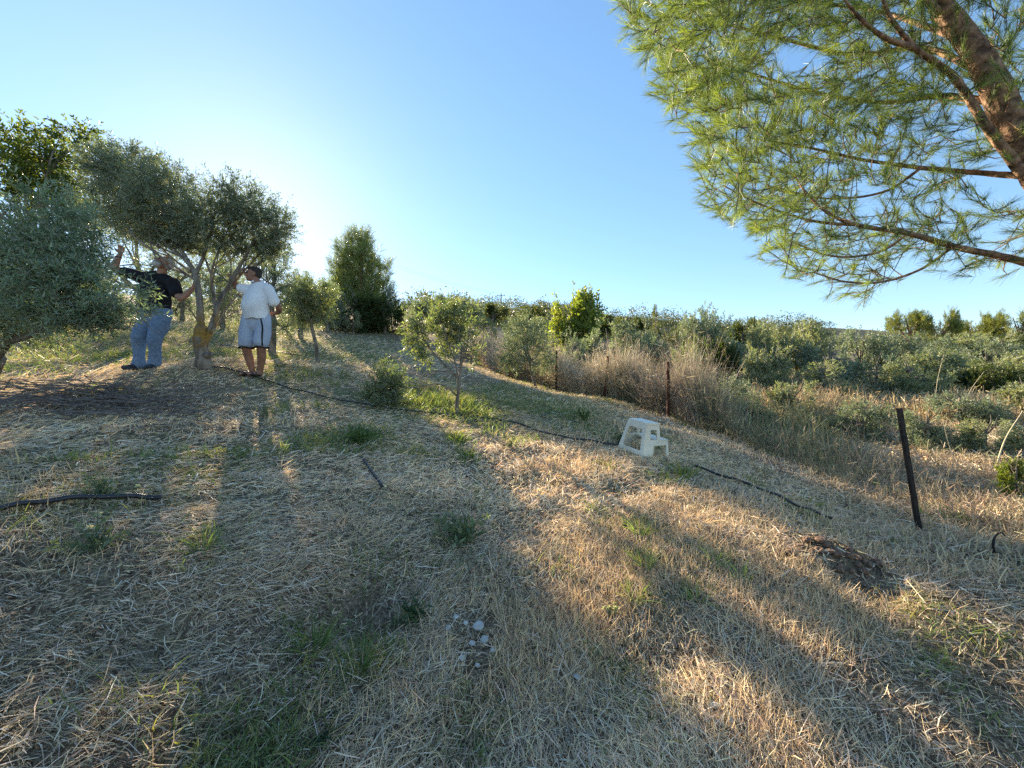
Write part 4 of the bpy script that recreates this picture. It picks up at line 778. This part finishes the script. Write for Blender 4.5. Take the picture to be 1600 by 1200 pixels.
weed('mullein_weed', 'grey-green broad-leaved weed just below the thick black hose', 150, 862, .17, 1.0, 'sage', 16)
weed('mullein_weed', 'grey-green weed just behind the thick black hose', 160, 778, .16, 1.0, 'sage', 11)
weed('leafy_weed', 'sprawling pale green weed in the middle of the straw, below the pipe offcut', 725, 850, .24, 1.1, 'sage', 26)
weed('leafy_weed', 'dark green weed on the rim of the dark hollow', 640, 975, .15, .9, 'dark', 14)
weed('leafy_weed', 'low green weed patch above the pipe offcut', 560, 695, .22, 1.2, 'green', 22)
weed('leafy_weed', 'small grey-green weed right of the chalky patch', 957, 965, .07, .9, 'sage', 9)
weed('leafy_weed', 'bright lime weed below the sunlit young olive', 735, 718, .14, 1.0, 'lime', 12)
weed('leafy_weed', 'rounded dark green weed in the grass above the stool', 912, 658, .22, 1.0, 'green', 22)
weed('leafy_weed', 'dark green weed tucked behind the stool', 968, 690, .16, 1.0, 'dark', 14)
weed('leafy_weed', 'small leafy weed at the bottom edge left of the middle', 500, 1165, .06, .9, 'dark', 12)
def tuft(label, px, py, hgt, n, col, grp=None):
    b = G(px, py); g = Geo(); a = rng.uniform(0, 6.28, n); sp = rng.uniform(.05, .75, n); d = nrm(np.stack([np.cos(a) * sp, np.sin(a) * sp, np.ones(n)], -1))
    root = np.stack([np.cos(a) * .03, np.sin(a) * .03, np.full(n, -.01)], -1) * rng.uniform(.3, 1.2, (n, 1)); bend = np.stack([np.cos(a), np.sin(a), -.8 * np.ones(n)], -1) * rng.uniform(.1, .5, (n, 1))
    hgt *= 1.45; n = int(n); wd = .0042 * max(1, b[1] / 3); blades(g, root, d, rng.uniform(.5, 1.1, n) * hgt, rng.uniform(.8, 1.5, n) * wd, vary(col, n, .3, .1), bend, 4, .06, .8)
    o = link('grass_tuft', g.mesh('grass_tuft'), M['grass']); o.location = b; tag(o, label, 'grass tuft', grp)
LG = (.26, .36, .09)
tuft('tall bright grass tuft right of the stool', 1068, 752, .26, 34, (.15, .2, .07))
tuft('bright green grass tuft at the top of the sunlit tuft cluster', 1000, 838, .15, 26, LG); tuft('bright green grass tuft in the middle of the sunlit tuft cluster', 1008, 888, .16, 30, LG); tuft('bright grass tuft at the bottom of the sunlit tuft cluster', 988, 938, .12, 24, LG)
tuft('bright grass tuft right of the sunlit tuft cluster', 1120, 880, .15, 16, LG); tuft('yellow-green grass tuft below the sunlit cluster on the right', 1090, 940, .11, 22, LG); tuft('thin bright grass tuft left above the sunlit cluster', 930, 800, .13, 14, LG)
tuft('bright grass tuft nearest the dug soil patch', 1160, 905, .14, 16, LG); tuft('green grass tuft in the sunlit straw near the lower right corner', 1462, 1040, .09, 26, (.13, .2, .06)); tuft('yellow-green tuft on the ridge below the sunlit young tree', 715, 694, .16, 40, LG)
tuft('tall green tuft left of the dark hollow', 490, 1020, .15, 50, (.10, .16, .06)); tuft('long green tuft in front of the dark hollow', 560, 1050, .15, 50, (.10, .16, .06)); tuft('long green tuft at the bottom edge', 735, 1175, .08, 30, (.11, .16, .07)); tuft('green tuft right of the big grey-green weed', 318, 862, .14, 40, (.10, .15, .07))
def canes():
    L = [('tall pale dry cane leaning out at the right edge', (1552, 722), (1598, 642), .012), ('pale dry cane slanting in front of the wide pale olive bush', (1500, 625), (1538, 580), .008), ('thin dry cane standing behind the black post', (1460, 592), (1475, 553), .008), ('thin dry cane slanting behind the black post top', (1505, 716), (1473, 655), .006)]
    for lb, a, b, r in L:
        d = 5.6 if a[1] > 650 else 9.5
        s = at(a[0], a[1], d); e = P(b[0], b[1], d); g = Geo(); pts = spline([s - [0, 0, .05], (s + e) / 2 + [-.05, 0, .03], e], 6) - s
        tube(g, pts, np.linspace(r, r * .4, len(pts)), 6, wob=.04); o = link('dry_cane', g.mesh('dry_cane', True), M['cane']); o.location = s; tag(o, lb, 'cane', 'dry canes by the right edge')
M['cane'] = plain('dry_cane', (.42, .35, .22), (.62, .54, .36), 20, .7, .2)
canes()
def dead_twig():
    q = G(1553, 866); g = Geo(); tube(g, spline([(0, 0, -.02), (-.01, 0, .08), (.01, 0, .14), (.07, .01, .17), (.10, .01, .14)], 4), np.linspace(.008, .004, 17), 6)
    tube(g, spline([(.02, .01, -.02), (.0, 0, .06), (.01, 0, .13)], 4), np.linspace(.006, .003, 9), 6)
    o = link('dead_twig', g.mesh('dead_twig', True), M['black_steel']); o.location = q; tag(o, 'small blackened hooked twig on the ground at the right edge', 'twig')
dead_twig()

# ------------------------------------------------------------------ the two men
M['skin'] = plain('skin', (.30, .155, .10), (.38, .205, .135), 14, .55, .08, spec=.4); M['skin2'] = plain('skin_tan', (.24, .115, .07), (.31, .155, .10), 14, .55, .08, spec=.4)
M['black_tee'] = plain('black_cotton', (.008, .008, .011), (.017, .017, .021), 9, .9, .2, 2, dist=.01); M['jeans'] = plain('denim', (.13, .21, .34), (.18, .27, .41), 22, .85, .2, 2, dist=.01)
M['white_polo'] = plain('white_cotton', (.72, .73, .76), (.82, .83, .85), 6, .85, .2, 2, dist=.01); M['shorts'] = plain('grey_shorts', (.36, .42, .53), (.43, .49, .60), 6, .85, .2, 2, dist=.01)
M['shoe'] = plain('dark_shoe', (.02, .025, .035), (.05, .06, .08), 20, .7, .2); M['sandal'] = plain('brown_sandal', (.03, .02, .02), (.07, .05, .045), 20, .7, .2); M['beard'] = plain('grey_beard', (.30, .28, .26), (.52, .50, .47), 60, .9, .6, dist=.004); M['dark_hair'] = plain('dark_hair', (.018, .014, .012), (.06, .05, .045), 60, .8, .6, dist=.004)
M['trim'] = plain('black_trim', (.008, .008, .01), (.015, .015, .018), 20, .8, .1); M['eye'] = plain('eye', (.02, .015, .01), (.03, .02, .015), 20, .2, 0); M['lip'] = plain('lip', (.20, .08, .065), (.25, .10, .08), 20, .5, 0)
def capsule(g, pts, rad, flat=None, n=16):
    """closed tapered limb through points with radii; flat = (axis vector, factor) squashes the section"""
    p = spline(pts, 6) if len(pts) > 2 else np.linspace(pts[0], pts[1], 8); p = np.asarray(p, float)
    r = np.interp(np.linspace(0, 1, len(p)), np.linspace(0, 1, len(rad)), rad)
    t0 = nrm(p[1] - p[0]); t1 = nrm(p[-1] - p[-2]); e0 = [p[0] - t0 * r[0] * k for k in (.95, .7, .35)]; e1 = [p[-1] + t1 * r[-1] * k for k in (.35, .7, .95)]
    pp = np.vstack([e0, p, e1]); rr = np.concatenate([r[0] * np.array([.3, .71, .94]), r, r[-1] * np.array([.94, .71, .3])])
    k = len(g.v); tube(g, pp, rr, n)
    if flat is not None:
        ax = nrm(np.asarray(flat[0], float)); v = g.v[k]; c = np.repeat(pp, n, 0); off = v - c; g.v[k] = c + off + (flat[1] - 1) * (off @ ax)[:, None] * ax
def ellipsoid(g, c, r, rot=None, n=14):
    u = np.linspace(0, np.pi, n + 1)[1:-1]; a = np.linspace(0, 2 * np.pi, 2 * n, endpoint=False)
    v = np.array([[0, 0, 1.]] + [[math.sin(s) * math.cos(b), math.sin(s) * math.sin(b), math.cos(s)] for s in u for b in a] + [[0, 0, -1.]]) * np.asarray(r)
    if rot is not None: v = v @ np.array(rot).T
    m = 2 * n; j = np.arange(m); k = (j + 1) % m; q = [np.stack([1 + i*m + j, 1 + (i+1)*m + j, 1 + (i+1)*m + k, 1 + i*m + k], -1) for i in range(n - 2)]
    last = 1 + (n - 1) * m; g.add(v + np.asarray(c), q + [np.stack([np.zeros(m, int), 1 + j, 1 + k], -1), np.stack([np.full(m, last), 1 + (n-2)*m + k, 1 + (n-2)*m + j], -1)])
def fuse(g, name, voxel, smooth=4, wrinkle=0, hem=None):
    """melt the pieces into one continuous skin"""
    o = bpy.data.objects.new('tmp', g.mesh('tmp')); COL.objects.link(o)
    m = o.modifiers.new('r', 'REMESH'); m.mode = 'VOXEL'; m.voxel_size = voxel; m.use_smooth_shade = True
    s = o.modifiers.new('s', 'SMOOTH'); s.iterations = smooth; s.factor = .5
    dg = bpy.context.evaluated_depsgraph_get(); me = bpy.data.meshes.new_from_object(o.evaluated_get(dg)); me.name = name
    bpy.data.objects.remove(o)
    if wrinkle:
        co = np.empty(len(me.vertices) * 3); me.vertices.foreach_get('co', co); no = np.empty(len(me.vertices) * 3); me.vertices.foreach_get('normal', no); co = co.reshape(-1, 3); no = no.reshape(-1, 3)
        w_ = vnoise(co * [1, 1, 2.0], 7, 0) * .65 + vnoise(co * [1, 1, 1.8], 13, 1) * .35; co += no * (w_ * wrinkle)[:, None]
        if hem is not None: co[:, 2] = np.maximum(co[:, 2], hem + .006 * np.sin(co[:, 0] * 40))      # cloth ends in a level hem
        me.vertices.foreach_set('co', co.ravel())
    me.polygons.foreach_set('use_smooth', np.ones(len(me.polygons), bool)); me.materials.clear(); me.update(); return me
A = np.array
def hand(g, wrist, d, palm_n, size=1.0, curl=.6):
    """palm, four unequal bent fingers and a thumb leaving the side of the palm"""
    d = nrm(A(d, float)); nrm_p = nrm(A(palm_n, float) - d * (A(palm_n) @ d)); s = np.cross(d, nrm_p); w_ = A(wrist, float); k = size
    capsule(g, [w_, w_ + d * .045 * k, w_ + d * .085 * k], [.026 * k, .036 * k, .036 * k], (nrm_p, .5))
    for i, (o, L_) in enumerate([(-.030, .068), (-.010, .078), (.010, .073), (.030, .056)]):
        b = w_ + d * .085 * k + s * o * k; m = b + (d * math.cos(curl * .5) + nrm_p * math.sin(curl * .5)) * L_ * .5 * k; e = m + (d * math.cos(curl * 1.7) + nrm_p * math.sin(curl * 1.7)) * L_ * .5 * k
        capsule(g, [b - d * .02, b, m, e], [.0095 * k, .0095 * k, .009 * k, .0075 * k], n=10)
    b = w_ + d * .03 * k - s * .03 * k; m = b + (d * .6 - s * .7 + nrm_p * .35) * .035 * k; e = m + (d * .8 - s * .1 + nrm_p * .6) * .032 * k; capsule(g, [b + s * .01, m, e], [.013 * k, .011 * k, .0085 * k], n=10)
def head(g, c, fwd, up, k=1.0):
    """skull, jaw, nose, brow, ears; returns the head's axes"""
    f = nrm(A(fwd, float)); u = nrm(A(up, float) - f * (A(up) @ f)); s = np.cross(f, u); Rm = np.stack([s, f, u], 1); c = A(c, float); L = lambda x, y, z: c + (s * x + f * y + u * z) * k
    ellipsoid(g, L(0, -.012, .025), A([.077, .098, .092]) * k, Rm); ellipsoid(g, L(0, .022, -.045), A([.062, .07, .072]) * k, Rm); ellipsoid(g, L(0, .058, -.088), A([.034, .03, .026]) * k, Rm)
    capsule(g, [L(0, .088, .01), L(0, .108, -.028)], [.010 * k, .016 * k]); ellipsoid(g, L(0, .078, .028), A([.055, .018, .012]) * k, Rm); ellipsoid(g, L(0, .082, -.062), A([.026, .014, .012]) * k, Rm)
    for q in (-1, 1): ellipsoid(g, L(q * .082, -.01, -.012), A([.012, .024, .034]) * k, Rm); ellipsoid(g, L(q * .04, .068, -.025), A([.022, .018, .02]) * k, Rm)
    return L, Rm
def person(label, base, build):
    r = thing('person', label, 'person', base); build(r); return r
def man_black(r):
    g = Geo(); Y = 0
    # legs, pelvis, torso, neck
    capsule(g, [A([.05,0,.88]), A([-.02,-.02,.65]), A([-.09,-.04,.44]), A([-.115,.0,.25]), A([-.12,.02,.08])], [.10,.085,.062,.055,.042]); capsule(g, [A([.22,0,.88]), A([.20,-.02,.65]), A([.155,-.04,.44]), A([.12,.0,.25]), A([.10,.02,.08])], [.10,.085,.062,.055,.042])
    capsule(g, [A([.135,0,.88]), A([.14,-.02,1.05]), A([.15,-.02,1.22]), A([.16,0,1.36])], [.13,.16,.155,.12], ((0, 1, 0), .75)); capsule(g, [A([-.10,0,1.42]), A([.15,0,1.40]), A([.40,.0,1.31])], [.06,.07,.06]); capsule(g, [A([.20,0,1.40]), A([.25,-.01,1.52])], [.07,.06])
    # arms
    capsule(g, [A([-.11,0,1.42]), A([-.26,-.05,1.475]), A([-.385,-.10,1.52])], [.062,.055,.046]); capsule(g, [A([-.385,-.10,1.52]), A([-.36,-.10,1.62]), A([-.315,-.09,1.735])], [.046,.045,.030]); hand(g, [-.315,-.09,1.735], [.18,.05,1], [.4,-.8,0], 1.05, 1.0)
    capsule(g, [A([.41,0,1.31]), A([.50,-.06,1.18]), A([.585,-.08,1.07])], [.062,.056,.046]); capsule(g, [A([.585,-.08,1.07]), A([.64,-.03,1.15]), A([.685,.03,1.26])], [.047,.044,.030]); hand(g, [.685,.03,1.26], [.15,.12,1], [.6,.8,0], 1.05, 1.1)
    hc = A([.285,-.02,1.625]); L, Rm = head(g, hc, [-.42,-.62,.55], [.15,.3,1], 1.02)
    link('body', fuse(g, 'body', .0085, 2), M['skin'], r)
    gb = Geo(); ellipsoid(gb, L(0,.040,-.078), A([.062,.062,.048]) , Rm); ellipsoid(gb, L(0,.074,-.088), A([.036,.028,.032]), Rm); capsule(gb, [L(-.03,.094,-.047), L(.03,.094,-.047)], [.009,.009]); [capsule(gb, [L(q*.07,.0,-.02), L(q*.062,.03,-.07)], [.014,.02]) for q in (-1, 1)]
    link('beard', fuse(gb, 'beard', .008, 2, .003), M['beard'], r)
    gh = Geo(); ellipsoid(gh, L(0,-.03,.045), A([.081,.088,.082]), Rm); ellipsoid(gh, L(0,-.055,-.01), A([.077,.06,.06]), Rm); link('hair', fuse(gh, 'hair', .009, 2, .003), M['beard'], r)
    for q in (-1, 1):
        ge = Geo(); ellipsoid(ge, L(q*.032,.083,.008), (.012,.010,.008), Rm, 8); link('eye', ge.mesh('eye', True), M['eye'], r)
    gm = Geo(); capsule(gm, [L(-.02,.099,-.06), L(.02,.099,-.06)], [.006,.006]); link('mouth', gm.mesh('mouth', True), M['lip'], r)
    gs = Geo()
    capsule(gs, [A([.14,0,.94]), A([.145,-.02,1.06]), A([.15,-.02,1.22]), A([.155,0,1.36])], [.205,.215,.205,.165], ((0, 1, 0), .78)); capsule(gs, [A([-.10,0,1.42]), A([.0,0,1.415]), A([.15,0,1.405]), A([.30,0,1.36]), A([.41,0,1.305])], [.09,.10,.105,.10,.09])
    capsule(gs, [A([-.08,0,1.415]), A([-.18,-.03,1.455]), A([-.27,-.05,1.48])], [.105,.092,.082]); capsule(gs, [A([.40,0,1.32]), A([.46,-.03,1.235]), A([.51,-.06,1.165])], [.10,.09,.082]); link('shirt', fuse(gs, 'shirt', .010, 3, .012, .90), M['black_tee'], r)
    gj = Geo(); capsule(gj, [A([.05,0,.89]), A([-.02,-.02,.65]), A([-.085,-.035,.44]), A([-.105,.0,.22]), A([-.115,.01,.09])], [.135,.118,.09,.082,.084]); capsule(gj, [A([.22,0,.89]), A([.205,-.02,.65]), A([.16,-.035,.44]), A([.125,.0,.22]), A([.10,.01,.09])], [.135,.118,.09,.082,.084])
    capsule(gj, [A([.135,0,.80]), A([.138,0,.95])], [.185,.185], ((0, 1, 0), .8)); link('jeans', fuse(gj, 'jeans', .010, 2, .016), M['jeans'], r)
    for (x, dx) in ((-.12, -.05), (.10, .07)):
        gs = Geo(); capsule(gs, [A([x, .05, .045]), A([x + dx * .4, -.06, .042]), A([x + dx, -.17, .03])], [.045, .047, .036]); capsule(gs, [A([x, .04, .05]), A([x, .02, .10])], [.044, .046]); ellipsoid(gs, (x + dx * .45, -.06, .012), (.048, .145, .014)); link('shoe', fuse(gs, 'shoe', .008, 2), M['shoe'], r)
    gw = Geo(); a = np.linspace(0, 6.283, 20); p = A([-.335,-.095,1.69]); tube(gw, np.stack([p[0] + .036 * np.cos(a), p[1] + .036 * np.sin(a), np.full(20, p[2])], -1), .008, 6, cap=False); link('wristband', gw.mesh('wristband', True), M['trim'], r)
def man_white(r):
    g = Geo(); capsule(g, [A([-.09,0,.88]), A([-.12,-.02,.65]), A([-.125,-.04,.46]), A([-.11,.0,.28]), A([-.07,.02,.08])], [.105,.09,.064,.062,.040]); capsule(g, [A([.10,0,.88]), A([.12,-.03,.65]), A([.115,-.05,.46]), A([.095,-.01,.28]), A([.06,.01,.08])], [.105,.09,.064,.062,.040])
    capsule(g, [A([.01,0,.88]), A([.0,-.03,1.05]), A([.02,-.02,1.2]), A([.04,0,1.32])], [.12,.145,.14,.115], ((.3, 1, 0), .8)); capsule(g, [A([-.11,.04,1.355]), A([.05,0,1.37]), A([.20,-.02,1.325])], [.052,.065,.055]); capsule(g, [A([.03,0,1.38]), A([-.005,-.01,1.50])], [.066,.06])
    capsule(g, [A([-.13,.03,1.35]), A([-.22,.02,1.365]), A([-.31,.02,1.40])], [.058,.05,.046]); capsule(g, [A([-.31,.02,1.40]), A([-.37,.04,1.47]), A([-.41,.07,1.535])], [.046,.043,.030]); hand(g, [-.41,.07,1.535], [-.6,.15,.55], [-.4,.8,-.3], 1.0, 1.2)
    capsule(g, [A([.21,-.02,1.33]), A([.285,.0,1.19]), A([.315,.07,1.07])], [.06,.055,.045]); capsule(g, [A([.315,.07,1.07]), A([.25,.17,1.03]), A([.16,.22,1.01])], [.045,.043,.03]); hand(g, [.16,.22,1.01], [-1,.1,-.1], [0,1,0], 1.0, .5)
    for x, dx, y in ((-.07, -.06, -.0), (.06, -.04, -.03)): capsule(g, [A([x, .05 + y, .04]), A([x + dx * .5, -.06 + y, .035]), A([x + dx, -.16 + y, .022])], [.034, .036, .026])
    hc = A([-.035,-.01,1.575]); L, Rm = head(g, hc, [-.86,-.45,.05], [0,0,1], 1.0); link('body', fuse(g, 'body', .0085, 2), M['skin2'], r)
    gh = Geo(); ellipsoid(gh, L(0,-.03,.052), (.082,.09,.072), Rm); ellipsoid(gh, L(0,-.052,.0), (.079,.064,.075), Rm); capsule(gh, [L(-.05,.055,.085), L(.05,.055,.085)], [.022,.022]); link('hair', fuse(gh, 'hair', .008, 2, .003), M['dark_hair'], r)
    for q in (-1, 1):
        ge = Geo(); ellipsoid(ge, L(q*.032,.080,.008), (.012,.010,.008), Rm, 8); link('eye', ge.mesh('eye', True), M['eye'], r)
        gb = Geo(); capsule(gb, [L(q*.018,.092,.03), L(q*.05,.08,.034)], [.005,.004]); link('eyebrow', gb.mesh('eyebrow', True), M['dark_hair'], r)
    gm = Geo(); capsule(gm, [L(-.02,.092,-.062), L(.02,.092,-.062)], [.006,.006]); link('mouth', gm.mesh('mouth', True), M['lip'], r)
    gs = Geo(); capsule(gs, [A([.025,0,.84]), A([.005,-.03,1.06]), A([.02,-.02,1.2]), A([.04,0,1.32])], [.185,.198,.185,.155], ((.3, 1, 0), .84)); capsule(gs, [A([-.11,.04,1.36]), A([.05,0,1.375]), A([.20,-.02,1.33])], [.085,.10,.09])
    capsule(gs, [A([.19,-.02,1.34]), A([.25,-.01,1.24]), A([.275,.01,1.15])], [.09,.08,.076]); capsule(gs, [A([-.12,.04,1.35]), A([-.18,.03,1.355]), A([-.225,.02,1.365])], [.096,.088,.082]); sh = link('shirt', fuse(gs, 'shirt', .010, 3, .010, .875), M['white_polo'], r)
    gc = Geo(); a = np.linspace(-2.4, 2.4, 22) + 2.2; tube(gc, np.stack([.02 + .07 * np.cos(a), .0 + .07 * np.sin(a), 1.462 + .02 * np.cos(a - .2)], -1), .017, 7); link('collar', gc.mesh('collar', True), M['white_polo'], sh)
    gk = Geo(); capsule(gk, [A([-.09,0,.90]), A([-.115,-.02,.68]), A([-.125,-.03,.50])], [.12,.115,.11]); capsule(gk, [A([.10,0,.90]), A([.12,-.02,.68]), A([.11,-.04,.52])], [.12,.115,.11]); capsule(gk, [A([.005,0,.80]), A([.01,0,.93])], [.155,.165], ((0, 1, 0), .85)); k = link('shorts', fuse(gk, 'shorts', .010, 2, .010, .425), M['shorts'], r)
    for c, q in (((-.125,-.03,.432), .103), ((.11,-.04,.436), .103)):
        gt = Geo(); a = np.linspace(0, 2 * np.pi, 28); tube(gt, np.stack([c[0] + q * np.cos(a), c[1] + q * np.sin(a), np.full(28, c[2]) + .008 * np.sin(3 * a)], -1), .010, 6, cap=False); link('hem', gt.mesh('hem', True), M['trim'], k)
    gt = Geo(); tube(gt, spline([(.145,-.115,.89), (.175,-.115,.74), (.175,-.125,.60), (.175,-.12,.45)], 6), .011, 6); link('side_stripe', gt.mesh('side_stripe', True), M['trim'], k)
    for x, dx, y in ((-.07, -.06, 0), (.06, -.04, -.03)):
        gs = Geo(); ellipsoid(gs, (x + dx * .5, -.055 + y, .012), (.046, .14, .016)); capsule(gs, [A([x + dx * .5 - .03, -.07 + y, .03]), A([x + dx * .5, -.07 + y, .065]), A([x + dx * .5 + .03, -.07 + y, .03])], [.014, .014, .014]); capsule(gs, [A([x + dx * .8 - .03, -.13 + y, .03]), A([x + dx * .8, -.13 + y, .055]), A([x + dx * .8 + .03, -.13 + y, .03])], [.014, .014, .014])
        link('sandal', fuse(gs, 'sandal', .008, 2), M['sandal'], r)
b = G(229, 578); person('person in black t-shirt and blue jeans looking up with one arm raised', b, man_black)
b = G(400, 587); person('person in a white polo shirt and grey shorts, seen side-on, reaching for an olive branch', b, man_white)
